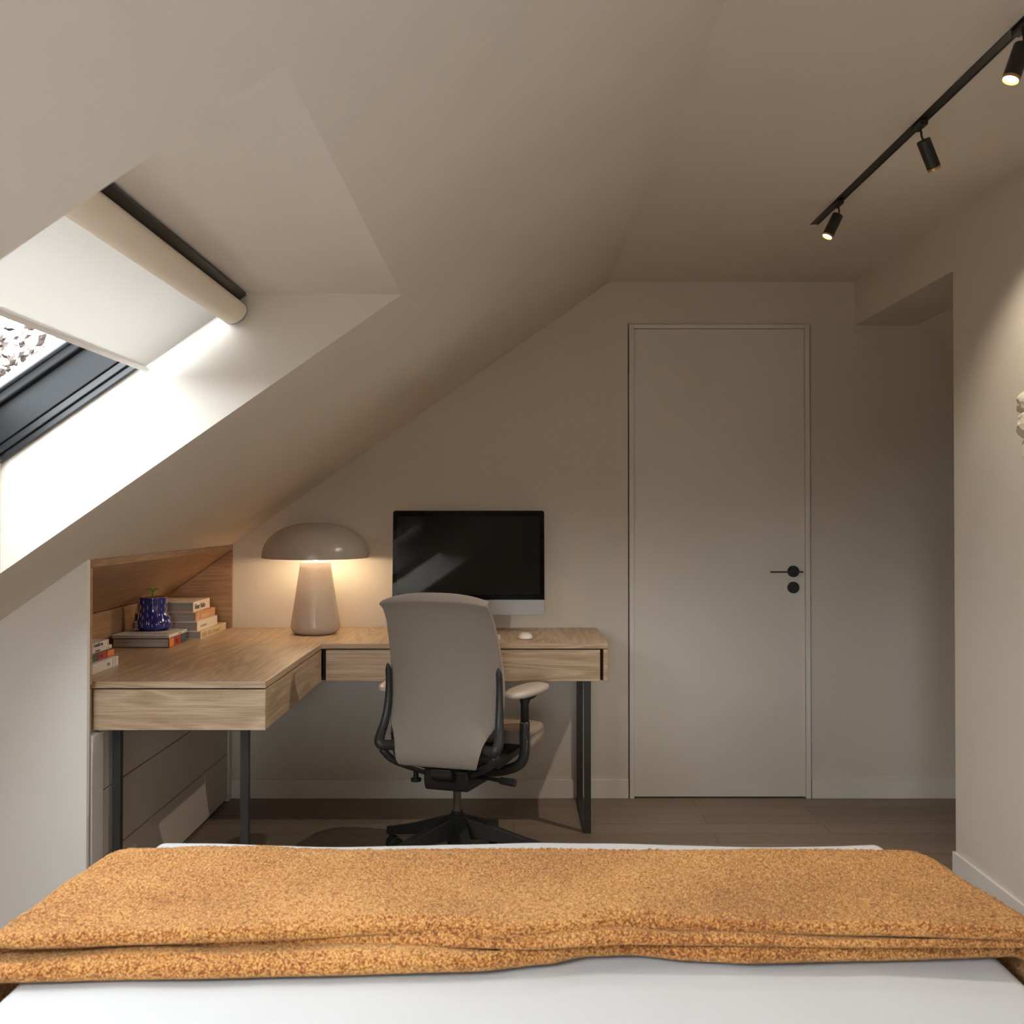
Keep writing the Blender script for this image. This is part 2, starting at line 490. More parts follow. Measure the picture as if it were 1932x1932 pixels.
# sloping ceiling, with the splayed opening of the roof window
TH = 0.36
def off(x, n_): return (x - n_ * SA, zs(x) + n_ * CA)
pt, po = un(0.733, 0), un(0.733, 0.16)
qb, qo = un(0, 0), un(0, 0.16)
xt = -0.277
bm = new()
full = [(XK, zs(XK)), (0.427, ZC), (0.427, ZC + 0.12), off(0.427, TH), off(XK, TH)]
prism(bm, full, YF, VY0); prism(bm, full, VY1, WY0); prism(bm, full, WY1, YB)
up_ = [(xt, zs(xt)), (0.427, ZC), (0.427, ZC + 0.12), off(0.427, TH), off(-0.47, TH), po, pt]
lw_ = [(XK, zs(XK)), (qb[0], zs(qb[0])), qb, qo, off(-1.1, TH), off(XK, TH)]
for (a_, b_) in ((WY0, WY1), (VY0, VY1)):
    prism(bm, up_, a_, b_)
    prism(bm, lw_, a_, b_)
struct('ceiling', bm, M['wall'], 'long sloping plaster ceiling pierced by the roof window', 'ceiling')

bm = new(); box(bm, XK - 0.1, XK, YF, YB, 0, zs(XK) + 0.1)
struct('wall_left', bm, M['wall'], 'low knee wall under the left slope', 'wall')

# partition under the slope, end face towards the bed
bm = new()
prism(bm, [(XK, 0), (-1.2450, 0), (-1.2450, zs(-1.245)), (XK, zs(XK))], 3.03, 3.05)
struct('wall_partition', bm, M['rough_wall'], 'trowelled off-white plaster partition under the slope left of the desk', 'wall')

# baseboards
bm = new(); box(bm, -1.25, DX0 - 0.005, YB - 0.011, YB, 0, 0.083); box(bm, DX1 + 0.005, 2.7, YB - 0.011, YB, 0, 0.083)
struct('baseboard_back', bm, M['trim'], 'painted baseboard along the end wall', 'baseboard', bevel=0.0015)
bm = new(); box(bm, XR - 0.01, XR, YF, 3.578, 0, 0.097)
struct('baseboard_right', bm, M['trim'], 'painted baseboard along the right wall beside the bed', 'baseboard', bevel=0.0015)

# door
dr = thing('door_1', 'tall flush off-white interior door with black lever in the end wall', 'door', (0.913, YB, 0), kind='structure')
bm = new()
FP = 0.014
box(bm, DX0, DX0 + 0.02, YB - FP, YB + 0.1, 0, DZ)
box(bm, DX1 - 0.02, DX1, YB - FP, YB + 0.1, 0, DZ)
box(bm, DX0 + 0.02, DX1 - 0.02, YB - FP, YB + 0.1, DZ - 0.018, DZ)
obj('door_frame', bm, M['trim'], dr, bevel=0.0015)
bm = new(); box(bm, DX0 + 0.0215, DX1 - 0.0215, YB - 0.001, YB + 0.04, 0.006, DZ - 0.0195)
obj('door_leaf', bm, M['door'], dr, bevel=0.001)
bm = new()
hx, hz = 1.239, 1.002
cyl(bm, (hx, YB - 0.012, hz), (hx, YB - 0.001, hz), 0.0255, 40)
cyl(bm, (hx, YB - 0.05, hz), (hx, YB - 0.01, hz), 0.009, 20)
box(bm, 1.128, 1.268, YB - 0.062, YB - 0.044, hz - 0.003, hz + 0.003)
h_ = obj('door_handle', bm, M['black'], dr, smooth=True); h_['label'] = 'thin black lever on a round rosette'
bm = new()
cyl(bm, (hx, YB - 0.012, hz - 0.071), (hx, YB - 0.001, hz - 0.071), 0.0255, 40)
box(bm, hx - 0.003, hx + 0.003, YB - 0.022, YB - 0.011, hz - 0.089, hz - 0.053)
h_ = obj('thumb_turn', bm, M['black'], dr, smooth=True); h_['label'] = 'round black privacy turn under the lever'

# ================================================================== ROOF WINDOW
def ubox(bm, u0, u1, n0, n1, y0, y1):
    prism(bm, [un(u0, n0), un(u1, n0), un(u1, n1), un(u0, n1)], y0, y1)
def ring(bm, u0, u1, y0, y1, wd, n0, n1):
    ubox(bm, u0, u1, n0, n1, y0, y0 + wd)
    ubox(bm, u0, u1, n0, n1, y1 - wd, y1)
    ubox(bm, u0, u0 + wd, n0, n1, y0 + wd, y1 - wd)
    ubox(bm, u1 - wd, u1, n0, n1, y0 + wd, y1 - wd)
def roof_window(nm, label, y0, y1, pane='glass'):
    win = thing(nm, label, 'window', (PB[0], (y0 + y1) / 2, PB[1]), kind='structure')
    bm = new(); ring(bm, 0, 0.733, y0, y1, 0.014, -0.004, 0.012); ring(bm, 0.0, 0.733, y0, y1, 0.022, 0.012, 0.03)
    ubox(bm, 0.697, 0.733, -0.012, 0.01, y0 + 0.014, y1 - 0.014)
    ubox(bm, 0.700, 0.712, -0.017, -0.012, y0 + 0.014, y1 - 0.014)
    f_ = obj('window_frame', bm, M['frame_black'], win, bevel=0.002); f_['label'] = 'black inner frame'
    bm = new(); ring(bm, 0, 0.733, y0, y1, 0.028, 0.03, 0.105)
    obj('window_frame', bm, M['frame_grey'], win, bevel=0.002)
    bm = new(); ring(bm, 0.0, 0.733, y0, y1, 0.046, 0.105, 0.128)
    obj('window_sash', bm, M['frame_grey'], win, bevel=0.004)
    bm = new(); ring(bm, 0.0, 0.733, y0, y1, 0.062, 0.128, 0.150)
    f_ = obj('glazing_bead', bm, M['frame_light'], win, bevel=0.004); f_['label'] = 'pale grey outer glazing profile'
    bm = new(); ubox(bm, 0.05, 0.683, 0.134, 0.140, y0 + 0.05, y1 - 0.05)
    obj('window_pane', bm, M[pane], win)
roof_window('window_1', 'dark framed roof window in the slope with blind half drawn', WY0, WY1, 'dimmed_glass')
roof_window('added_roof_window', 'unseen roof window added in the slope behind the camera for daylight', VY0, VY1)

gw = thing('added_gable_window', 'unseen small window added in the wall behind the bed for frontal daylight', 'window', ((GX0 + GX1) / 2, YF - 0.05, GZ0), kind='structure')
bm = new()
for (a_, b_, c_, d_) in ((GX0, GX1, GZ0, GZ0 + 0.04), (GX0, GX1, GZ1 - 0.04, GZ1), (GX0, GX0 + 0.04, GZ0 + 0.04, GZ1 - 0.04), (GX1 - 0.04, GX1, GZ0 + 0.04, GZ1 - 0.04)):
    box(bm, a_, b_, YF - 0.08, YF - 0.02, c_, d_)
obj('window_frame', bm, M['frame_grey'], gw, bevel=0.002)
bm = new(); box(bm, GX0 + 0.035, GX1 - 0.035, YF - 0.054, YF - 0.048, GZ0 + 0.035, GZ1 - 0.035)
obj('window_pane', bm, M['glass'], gw)

# roller blind
bl = thing('roller_blind', 'cream roller blind pulled part way down the roof window', 'blind', (*un(0.70, -0.03)[:1], 1.9, un(0.70, -0.03)[1]))
c0 = un(0.690, -0.032)
bm = new()
prof = []
for k in range(28):
    t = 2 * PI * k / 28
    pu, pn = 0.033 * math.cos(t), 0.024 * math.sin(t)
    prof.append(un(0.683 + pu, -0.030 + pn))
prism(bm, prof, WY0 + 0.02, WY1 - 0.016)
f_ = obj('cassette', bm, M['blind_roll'], bl, smooth=True)
bm = new()
prof = [un(0.683 + 0.034 * math.cos(2 * PI * k / 28), -0.030 + 0.025 * math.sin(2 * PI * k / 28)) for k in range(28)]
prism(bm, prof, WY1 - 0.0155, WY1 - 0.010)
f_ = obj('end_cap', bm, M['alu'], bl, smooth=True)
bm = new(); ubox(bm, 0.434, 0.672, -0.0225, -0.0217, WY0 + 0.03, WY1 - 0.045)
f_ = obj('blind_fabric', bm, M['blind'], bl); f_['label'] = 'glowing cream blind cloth'
bm = new(); ubox(bm, 0.424, 0.438, -0.030, -0.016, WY0 + 0.024, WY1 - 0.020)
f_ = obj('bottom_bar', bm, M['white_plastic'], bl, bevel=0.002)

# tree outside the roof window
tr_ = thing('tree', 'brown leaved tree blurred beyond the roof window pane', 'tree', (-5.9, 11.0, -6))
bm = new()
rt = random.Random(7)
tips = []
tube(bm, [(-5.9, 11, -6), (-5.75, 11, -1), (-5.6, 11, 1.8)], [0.28, 0.2, 0.13], 10)
for k in range(26):
    a = rt.uniform(0, 2 * PI); z0 = rt.uniform(-0.2, 1.7)
    b0 = Vector((-5.65, 11, z0))
    ln = rt.uniform(1.2, 3.0)
    e = b0 + Vector((math.cos(a) * ln, math.sin(a) * ln * 0.7, rt.uniform(0.3, 1.2)))
    mid = (b0 + e) / 2 + Vector((0, 0, 0.15))
    tube(bm, [b0, mid, e], [0.06, 0.03, 0.01], 6)
    tips += [mid, e, (mid + e) / 2, e + Vector((rt.uniform(-.4, .4), 0, rt.uniform(0, .4)))]
obj('trunk', bm, M['bark'], tr_, smooth=True)
bm = new()
for p in tips:
    for q in range(150):
        c_ = p + Vector((rt.gauss(0, 0.28), rt.gauss(0, 0.28), rt.gauss(0, 0.2)))
        n_ = Vector((rt.gauss(0, 1), rt.gauss(0, 1), rt.gauss(0, 1))).normalized()
        t_ = n_.orthogonal().normalized() * rt.uniform(0.03, 0.06)
        b_ = n_.cross(t_)
        vs = [bm.verts.new(c_ + t_ * 1.3), bm.verts.new(c_ + b_ * .7 + n_ * .01), bm.verts.new(c_ - t_), bm.verts.new(c_ - b_ * .7 + n_ * .01)]
        bm.faces.new(vs)
obj('foliage', bm, M['leaf'], tr_)

# ================================================================== BUILT-IN NICHE AND DRAWERS
TZ = 0.753                                   # desk top height
NX = -1.53
NY0, NY1 = 3.052, 4.598
ni = thing('wood_niche', 'oak lined niche under the slope at the left end of the desk', 'niche', (-1.4, 3.8, TZ))
def nz(x, dn=0.0): return zs(x) - dn
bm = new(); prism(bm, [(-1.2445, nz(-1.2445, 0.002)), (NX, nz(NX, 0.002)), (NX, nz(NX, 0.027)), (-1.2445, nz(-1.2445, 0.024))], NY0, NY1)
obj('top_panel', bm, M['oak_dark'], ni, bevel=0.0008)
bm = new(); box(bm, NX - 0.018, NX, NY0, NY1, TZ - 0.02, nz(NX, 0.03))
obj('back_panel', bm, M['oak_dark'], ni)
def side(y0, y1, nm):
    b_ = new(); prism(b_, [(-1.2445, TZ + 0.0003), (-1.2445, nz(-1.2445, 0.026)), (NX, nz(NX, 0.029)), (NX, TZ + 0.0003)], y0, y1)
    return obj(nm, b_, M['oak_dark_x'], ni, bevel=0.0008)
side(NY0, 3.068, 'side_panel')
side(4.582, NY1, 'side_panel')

dc = thing('drawer_cabinet', 'low greige drawer unit built in under the desk at left', 'cabinet', (-1.4, 3.8, 0))
bm = new(); box(bm, -1.70, -1.262, 3.16, 4.585, 0, TZ - 0.025)
obj('carcass', bm, M['gap'], dc)
bm = new(); prism(bm, [(-1.30, 0), (-1.2455, 0), (-1.2455, TZ - 0.155), (-1.2690, TZ - 0.155), (-1.2690, TZ - 0.0215), (-1.30, TZ - 0.0215)], 3.072, 3.155)
obj('end_post', bm, M['trim'], dc, bevel=0.001)
bm = new(); box(bm, -1.30, -1.2455, 4.545, 4.588, 0.0, TZ - 0.155)
obj('end_post', bm, M['trim'], dc, bevel=0.001)
zz = [0.012, 0.2095, 0.4145, 0.620, 0.726]
for k in range(3):
    bm = new(); box(bm, -1.268, -1.250, 3.160, 4.542, zz[k] + 0.002, zz[k + 1] - 0.002)
    obj('drawer', bm, M['drawer'], dc, bevel=0.0015)

# ================================================================== DESK
dk = thing('desk', 'L-shaped oak desk with drawer fronts on dark steel legs', 'desk', (-0.5, 4.2, 0))
bm = new()
L_ = [(NX + 0.001, 3.072), (-1.2725, 3.072), (-1.2725, 3.118), (-0.745, 3.118), (-0.745, 4.03), (0.366, 4.03), (0.366, 4.597), (-1.246, 4.597), (-1.246, 4.581), (NX + 0.001, 4.581)]
prism(bm, L_, TZ - 0.02, TZ, 'z')
tp = obj('tabletop', bm, [M['oak_y'], M['oak_x']], dk, bevel=0.0012)
for p_ in tp.data.polygons:
    if abs(p_.normal.y) > 0.5: p_.material_index = 1
bm = new(); box(bm, -1.262, -0.7455, 3.119, 3.137, 0.607, TZ - 0.0245)
obj('drawer_front', bm, M['oak_x'], dk, bevel=0.0012)
bm = new(); box(bm, -0.7635, -0.7455, 3.138, 4.028, 0.607, TZ - 0.0245)
obj('side_apron', bm, M['oak_y'], dk, bevel=0.0012)
bm = new(); box(bm, -0.729, 0.336, 4.031, 4.049, 0.607, TZ - 0.0245)
obj('drawer_front', bm, M['oak_x'], dk, bevel=0.0012)
bm = new(); box(bm, 0.3485, 0.3658, 4.031, 4.597, 0.607, TZ - 0.0215)
obj('end_panel', bm, M['oak_x'], dk, bevel=0.0012)
bm = new(); box(bm, -1.24, -0.765, 3.138, 4.59, 0.609, 0.62); box(bm, -0.765, 0.3485, 4.05, 4.59, 0.609, 0.62)
box(bm, -1.24, -0.77, 3.14, 4.58, TZ - 0.03, TZ - 0.0205); box(bm, -0.77, 0.34, 4.052, 4.58, TZ - 0.03, TZ - 0.0205)
box(bm, -0.745, 0.345, 4.056, 4.07, 0.607, TZ - 0.021)
obj('drawer_box', bm, M['gap'], dk)
def leg_frame_y(x0, x1, y0, y1, t):
    b_ = new(); box(b_, x0, x1, y0, y0 + t, 0, 0.607); obj('leg', b_, M['leg'], dk, bevel=0.001)
    b_ = new(); box(b_, x0, x1, y1 - t, y1, 0, 0.607); obj('leg', b_, M['leg'], dk, bevel=0.001)
    for q in (0, 0.607 - t):
        b_ = new(); box(b_, x0, x1, y0 + t, y1 - t, q, q + t); obj('leg_rail', b_, M['leg'], dk, bevel=0.001)
leg_frame_y(0.2776, 0.3046, 4.09, 4.585, 0.02)
for x0 in (-1.238, -0.843):
    b_ = new(); box(b_, x0, x0 + 0.025, 3.205, 3.23, 0, 0.607); obj('leg', b_, M['leg'], dk, bevel=0.001)
for q in (0, 0.587):
    b_ = new(); box(b_, -1.213, -0.843, 3.205, 3.23, q, q + 0.02); obj('leg_rail', b_, M['leg'], dk, bevel=0.001)

# ================================================================== TABLE LAMP
lx, ly = -0.8345, 4.368
lp = thing('table_lamp', 'lit mushroom shaped taupe ceramic table lamp on the desk', 'lamp', (lx, ly, TZ))
prof = [(0, TZ + 0.0005), (0.078, TZ + 0.0005), (0.086, TZ + 0.004), (0.0965, TZ + 0.014), (0.1015, TZ + 0.026), (0.1025, TZ + 0.036)]
zt = 1.052
for k in range(1, 13):
    t = k / 12
    prof.append((0.1025 + (0.0625 - 0.1025) * t, TZ + 0.036 + (zt - TZ - 0.036) * t))
prof += [(0.0600, zt + 0.003), (0.0560, zt + 0.004), (0, zt + 0.004)]
bm = new(); lathe(bm, prof, lx, ly, 72)
obj('lamp_base', bm, M['ceramic'], lp, smooth=True)
bm = new()
zr, hs, rs = 1.073, 0.147, 0.2215
out_, inn = [], []
for k in range(25):
    t = k / 24 * PI / 2
    e_ = 0.86
    out_.append((rs * (1 - (math.sin(t)) ** 2.25) ** 0.5 if k < 24 else 0, zr + hs * math.sin(t) ** 1.0))
prof = [(rs * (max(0.0, 1 - (k / 24) ** 2.2)) ** (1 / 2.05), zr + hs * k / 24) for k in range(24)]
prof = []
for k in range(33):
    t = k / 32 * PI / 2
    prof.append((rs * math.cos(t) ** 0.86 if k < 32 else 0, zr + hs * math.sin(t) ** 0.93))
inner = [(max(0, r_ - 0.007) if r_ > 0.01 else 0, z_ - (0.0 if i == 0 else 0.006 * min(1, i / 6))) for i, (r_, z_) in enumerate(prof)]
lathe(bm, inner[::-1] + [(rs - 0.003, zr - 0.0015)] + prof, lx, ly, 96)
sh_ = obj('lamp_shade', bm, [M['ceramic'], M['shade_inside']], lp, smooth=True)
for p_ in sh_.data.polygons:                # lining: faces that look towards the lamp axis or down
    c_ = Vector(p_.center) - Vector((lx, ly, zr))
    if p_.normal.dot(c_) < 0 or (p_.normal.z < -0.9 and c_.xy.length < rs - 0.01): p_.material_index = 1
bm = new(); lathe(bm, [(0, zt + 0.004), (0.013, zt + 0.004), (0.013, zt + 0.02), (0, zt + 0.02)], lx, ly, 24)
obj('lamp_stem', bm, M['white_plastic'], lp, smooth=True)
bm = new(); lathe(bm, [(0, zt + 0.02)] + [(0.024 * math.sin(PI * k / 12), zt + 0.045 - 0.025 * math.cos(PI * k / 12)) for k in range(1, 12)] + [(0, zt + 0.07)], lx, ly, 24)
obj('bulb', bm, M['bulb'], lp, smooth='all')
# ================================================================== MONITOR
mx0, mx1, my = -0.517, 0.1315, 4.43
mc = (mx0 + mx1) / 2
mo = thing('computer_monitor', 'large all-in-one computer with black screen and grey chin', 'computer', (mc, my, TZ))
zb, ztop = H - 0.431, H + 0.0145
def rrect(x0, x1, z0, z1, r_, top=True, bot=True, n_=6):
    pts = []
    for cx_, cz_, a0, on in ((x1 - r_, z0 + r_, -90, bot), (x1 - r_, z1 - r_, 0, top), (x0 + r_, z1 - r_, 90, top), (x0 + r_, z0 + r_, 180, bot)):
        if on:
            for k in range(n_ + 1):
                a = R(a0 + 90 * k / n_); pts.append((cx_ + r_ * math.cos(a), cz_ + r_ * math.sin(a)))
        else:
            sx_ = 1 if a0 in (-90, 0) else -1; sz_ = -1 if a0 in (-90, 180) else 1
            pts.append((cx_ + r_ * sx_, cz_ + r_ * sz_))
    return pts
zsplit = H - 0.3665
bm = new(); prism(bm, rrect(mx0, mx1, zb, ztop, 0.011), my, my + 0.009)
prism(bm, rrect(mx0 + 0.10, mx1 - 0.10, zb + 0.08, ztop - 0.08, 0.03), my + 0.009, my + 0.035)
mbody = obj('housing', bm, M['alu'], mo, bevel=0.001)
bm = new(); prism(bm, rrect(mx0, mx1, zsplit, ztop, 0.011, True, False), my - 0.0022, my - 0.0002)
obj('bezel', bm, M['bezel'], mo)
bm = new(); box(bm, mx0 + 0.019, mx1 - 0.021, my - 0.0027, my - 0.0023, zsplit + 0.022, ztop - 0.025)
obj('screen', bm, M['screen'], mo)
bm = new(); cyl(bm, (mc, my - 0.0026, ztop - 0.0125), (mc, my - 0.0023, ztop - 0.0125), 0.0022, 16)
obj('webcam', bm, M['frame_grey'], mo)
bm = new()
box(bm, mc - 0.095, mc + 0.095, my - 0.085, my + 0.11, TZ, TZ + 0.005)
prism(bm, [(my + 0.10, TZ + 0.004), (my + 0.108, TZ + 0.008), (my + 0.032, TZ + 0.26), (my + 0.026, TZ + 0.25)], mc - 0.085, mc + 0.085, 'x')
obj('stand', bm, M['alu'], mo, bevel=0.001)

for o_ in list(mo.children):                # the screen leans back five degrees
    if not o_.name.startswith('stand'):
        pv = Vector((mc, my + 0.01, zb + 0.2))
        o_.data.transform(Matrix.Translation(pv) @ Matrix.Rotation(R(-5), 4, 'X') @ Matrix.Translation(-pv))

# keyboard, mouse
kb = thing('keyboard', 'slim white keyboard on the desk, mostly hidden behind the chair', 'keyboard', (mc, 4.21, TZ))
bm = new(); prism(bm, rrect(mc - 0.139, mc + 0.139, 4.155, 4.27, 0.008), TZ + 0.0005, TZ + 0.0065, 'z')
obj('keyboard_body', bm, M['white_plastic'], kb, bevel=0.001)
bm = new()
for r_ in range(5):
    for k in range(14):
        x_ = mc - 0.134 + k * 0.01915; y_ = 4.161 + r_ * 0.0213
        box(bm, x_, x_ + 0.0165, y_, y_ + 0.018, TZ + 0.0066, TZ + 0.0085)
obj('keys', bm, M['white_plastic'], kb, bevel=0.0006)
mmx, mmy = 0.0475, 4.21
ms = thing('mouse', 'low white computer mouse on the desk right of the chair', 'mouse', (mmx, mmy, TZ))
bm = new()
rings = []
nv, nu = 18, 28
for i in range(nv + 1):
    t = i / nv
    y_ = -0.0567 + 0.1134 * t
    hw = 0.0285 * (1 - abs(2 * t - 1) ** 3.4) ** 0.5 + 0.0006
    hh = 0.0215 * (1 - abs(2 * t - 0.92) ** 2.6 * 0.9) ** 0.55 if abs(2 * t - .92) < 1 else 0.0215 * 0.28
    hh = max(0.0015, hh * (1 - abs(2 * t - 1) ** 9))
    row = []
    for k in range(nu + 1):
        a = PI * k / nu
        row.append(bm.verts.new((mmx + hw * math.cos(a), mmy + y_, TZ + 0.002 + hh * math.sin(a) ** 0.8)))
    rings.append(row)
for a, b in zip(rings, rings[1:]):
    for k in range(nu):
        bm.faces.new((a[k], a[k + 1], b[k + 1], b[k]))
    bm.faces.new((a[0], b[0], b[-1], a[-1]))
bm.faces.new(rings[0]); bm.faces.new(rings[-1][::-1])
obj('mouse_shell', bm, M['white_plastic'], ms, smooth='all')
bm = new()
cyl(bm, (mmx, mmy + 0.028, TZ + 0.0205), (mmx, mmy + 0.028, TZ + 0.0222), 0.0035, 14)
obj('scroll_button', bm, M['ink_grey'], ms)

# ================================================================== BOOKS
def text_mesh(s, size, xs=1.0):
    cu = bpy.data.curves.new('t', 'FONT'); cu.body = s; cu.size = size; cu.extrude = 0.00015; cu.offset = size * 0.012
    cu.resolution_u = 2
    to = bpy.data.objects.new('t', cu)
    COL.objects.link(to)
    bpy.context.view_layer.update()
    me = bpy.data.meshes.new_from_object(to.evaluated_get(bpy.context.evaluated_depsgraph_get()))
    bpy.data.objects.remove(to); bpy.data.curves.remove(cu)
    me.transform(Matrix.Diagonal((xs, 1, 1, 1)))
    return me
def place_text(parent, s, size, m_, loc, rot, xs=1.0, name='title'):
    me = text_mesh(s, size, xs)
    me.name = name
    me.transform(Matrix.Translation(loc) @ rot)
    me.materials.clear(); me.materials.append(m_)
    o_ = bpy.data.objects.new(name, me); COL.objects.link(o_)
    o_.parent = parent; o_.matrix_parent_inverse = parent.matrix_basis.inverted()
    return o_
SPINE = Matrix.Rotation(R(90), 4, 'Z') @ Matrix.Rotation(R(90), 4, 'X')
def book(label, group, xs_, y0, y1, z0, th, width, cov, texts=(), bands=(), rot=0, soft=False):
    """spine at x = xs_ facing +x, head towards the camera"""
    b = thing('book', label, 'book', (xs_, y0, z0), 0, group)
    ct = 0.0012 if soft else 0.0028
    ins = 0.0004 if soft else 0.004
    bm = new()
    xl = xs_ - width
    box(bm, xl, xs_ - ct, y0, y1, z0 + 0.0003, z0 + ct)
    box(bm, xl, xs_ - ct, y0, y1, z0 + th - ct, z0 + th)
    box(bm, xs_ - ct, xs_, y0, y1, z0 + 0.0003, z0 + th)
    obj('cover', bm, cov, b, bevel=0.0005)
    bm = new(); box(bm, xl + ins, xs_ - ct - 0.0002, y0 + ins, y1 - ins, z0 + ct + 0.0001, z0 + th - ct - 0.0001)
    obj('pages', bm, M['pages'], b)
    for (ya, yb_, m_) in bands:
        bm = new(); box(bm, xs_ + 0.0001, xs_ + 0.0006, ya, yb_, z0 + 0.0022, z0 + th - 0.0022)
        obj('spine_band', bm, m_, b)
    for (s_, sz, m_, yy, dz, xs2) in texts:
        place_text(b, s_, sz, m_, (xs_ + 0.0008, yy, z0 + dz), SPINE, xs2)
    return b
g1 = 'books stacked at the back of the niche'
g2 = 'books under the blue pot'
g3 = 'books stacked at the front of the niche'
z_ = TZ
book('cream landscape book at the bottom of the back stack', g1, -1.257, 4.17, 4.535, z_, 0.031, 0.262, M['paper_cream'], [('KEIRU  ASKO  R+muuto  S', 0.026, M['ink_tan'], 4.185, 0.006, 0.92)])
z_ += 0.031
book('thick plain ivory book second from bottom of the back stack', g1, -1.271, 4.17, 4.45, z_, 0.039, 0.258, M['paper'], [('ARCHITEKTUR —', 0.011, M['ink_grey'], 4.21, 0.013, 1.1)])
z_ += 0.039
book('tan and copper spined book under the topmost of the back stack', g1, -1.284, 4.19, 4.462, z_, 0.033, 0.24, M['paper_tan'], [('Baukultur', 0.022, M['paper_cream'], 4.27, 0.008, 1.2)], [(4.215, 4.222, M['paper_cream']), (4.255, 4.46, M['paper_tan'])])
z_ += 0.033
book('ivory book with bold black spine lettering topping the back stack', g1, -1.304, 4.225, 4.452, z_, 0.041, 0.215, M['paper'], [('Alvar Aalto', 0.031, M['ink'], 4.240, 0.010, 1.02), ('A', 0.009, M['ink_grey'], 4.432, 0.022, 1)])
book('thick book with orange, red and teal spine under the blue pot', g2, -1.2955, 3.90, 4.117, TZ, 0.036, 0.214, M['maroon'], [('0001', 0.028, M['maroon'], 3.975, 0.008, 0.62), ('=', 0.024, M['ink'], 4.075, 0.008, 0.8)],
     [(3.906, 3.958, M['orange']), (3.967, 4.035, M['red']), (4.045, 4.112, M['teal'])])
bk = book('thin white paperback lying directly under the blue pot', g2, -1.295, 3.902, 4.118, TZ + 0.0362, 0.012, 0.214, M['paper_cold'], [('BAUHAUS', 0.009, M['ink_tan'], 4.005, 0.003, 1.1), ('1919', 0.007, M['ink_grey'], 4.09, 0.003, 1)], soft=True)
# cover printing: title read from the far side and a dark wedge
place_text(bk, 'BAUHAUS', 0.034, M['ink_grey'], (-1.315, 3.955, TZ + 0.0486), Matrix.Rotation(R(180), 4, 'Z'), 0.95)
bm = new(); prism(bm, [(-1.33, 4.085), (-1.37, 4.03), (-1.50, 4.01), (-1.47, 4.06)], TZ + 0.0483, TZ + 0.0487, 'z')
obj('cover_print', bm, M['ink'], bk)
z_ = TZ
book('grey-white book at the bottom of the stack beside the partition', g3, -1.318, 3.235, 3.462, z_, 0.031, 0.20, M['paper_cold'], [('DIA', 0.014, M['ink_grey'], 3.365, 0.010, 1.0)], [(3.412, 3.4135, M['ink_grey']), (3.432, 3.4332, M['ink_grey'])])
z_ += 0.031
book('small book with teal, red and orange spine near the partition', g3, -1.338, 3.24, 3.478, z_, 0.0235, 0.18, M['maroon'], [('0001', 0.019, M['maroon'], 3.355, 0.005, 0.85)], [(3.25, 3.335, M['teal']), (3.343, 3.412, M['red']), (3.420, 3.474, M['orange'])])
z_ += 0.0235
book('thin white paperback second from top near the partition', g3, -1.348, 3.26, 3.482, z_, 0.0115, 0.18, M['paper'], [('BAUHAUS', 0.008, M['ink'], 3.345, 0.003, 1.1), ('1919 - 1933', 0.005, M['ink_tan'], 3.435, 0.004, 1)], soft=True)
z_ += 0.0115
bk = book('white softcover with outlined lettering topping the stack near the partition', g3, -1.355, 3.24, 3.475, z_, 0.0185, 0.17, M['paper_cold'], [('Freidaf sn', 0.019, M['ink'], 3.345, 0.005, 1.05)], [(3.4635, 3.465, M['ink'])], soft=True)
bm = new(); prism(bm, [(-1.36, 3.25), (-1.40, 3.34), (-1.50, 3.36), (-1.50, 3.25)], z_ + 0.0187, z_ + 0.019, 'z')
obj('cover_print', bm, M['ink'], bk)

# ================================================================== BLUE POT
px_, py_, pz_ = -1.415, 4.075, TZ + 0.0492
pot = thing('plant_pot', 'glossy cobalt blue lobed pot with cream dashes holding a sprout', 'pot', (px_, py_, pz_))
def pot_r(t, r_, z_):
    h = (z_ - pz_) / 0.128
    b_ = math.exp(-((h - 0.20) / 0.24) ** 2)
    lob = abs(math.cos(t * 3.5 + 0.35)) ** 0.8
    side_ = max(0, math.cos(t + 0.25))
    return r_ + b_ * (0.008 * lob + 0.014 * side_)
prof = [(0, pz_)] + [(0.042 + 0.010 * math.sin(PI / 2 * k / 6), pz_ + 0.012 * (1 - math.cos(PI / 2 * k / 6))) for k in range(7)]
prof += [(0.052 - 0.0015 * math.sin(PI * k / 24), pz_ + 0.012 + 0.115 * k / 24) for k in range(1, 25)]
prof += [(0.0515, pz_ + 0.1285), (0.048, pz_ + 0.1285), (0.047, pz_ + 0.118), (0, pz_ + 0.118)]
bm = new(); lathe(bm, prof, px_, py_, 112, pot_r)
obj('pot_body', bm, M['blue'], pot, smooth=True)
bm = new(); lathe(bm, [(0.0518, pz_ + 0.1275), (0.0522, pz_ + 0.1292), (0.0475, pz_ + 0.1295), (0.0472, pz_ + 0.1275)], px_, py_, 64)
lathe(bm, [(0.0472, pz_ + 0.1255), (0, pz_ + 0.1265)], px_, py_, 64)
obj('pot_rim', bm, M['rim'], pot, smooth=True)
bm = new()
for k in range(18):
    t = 2 * PI * (k + 0.25) / 18
    for j in range(4):
        z0 = pz_ + 0.014 + j * 0.030 + (0.010 if k % 2 else 0)
        pts = []
        for q in range(4):
            zq = z0 + 0.0145 * q / 3
            if zq > pz_ + 0.122: break
            rr = pot_r(t, 0.052 - 0.0015 * math.sin(PI * min(1, max(0, (zq - pz_ - .012) / .115))), zq) + 0.0002
            pts.append((px_ + rr * math.cos(t), py_ + rr * math.sin(t), zq))
        if len(pts) > 2: tube(bm, pts, [0.0005, 0.0009, 0.0009, 0.0005][:len(pts)], 6)
obj('dash_pattern', bm, M['dash'], pot, smooth=True)
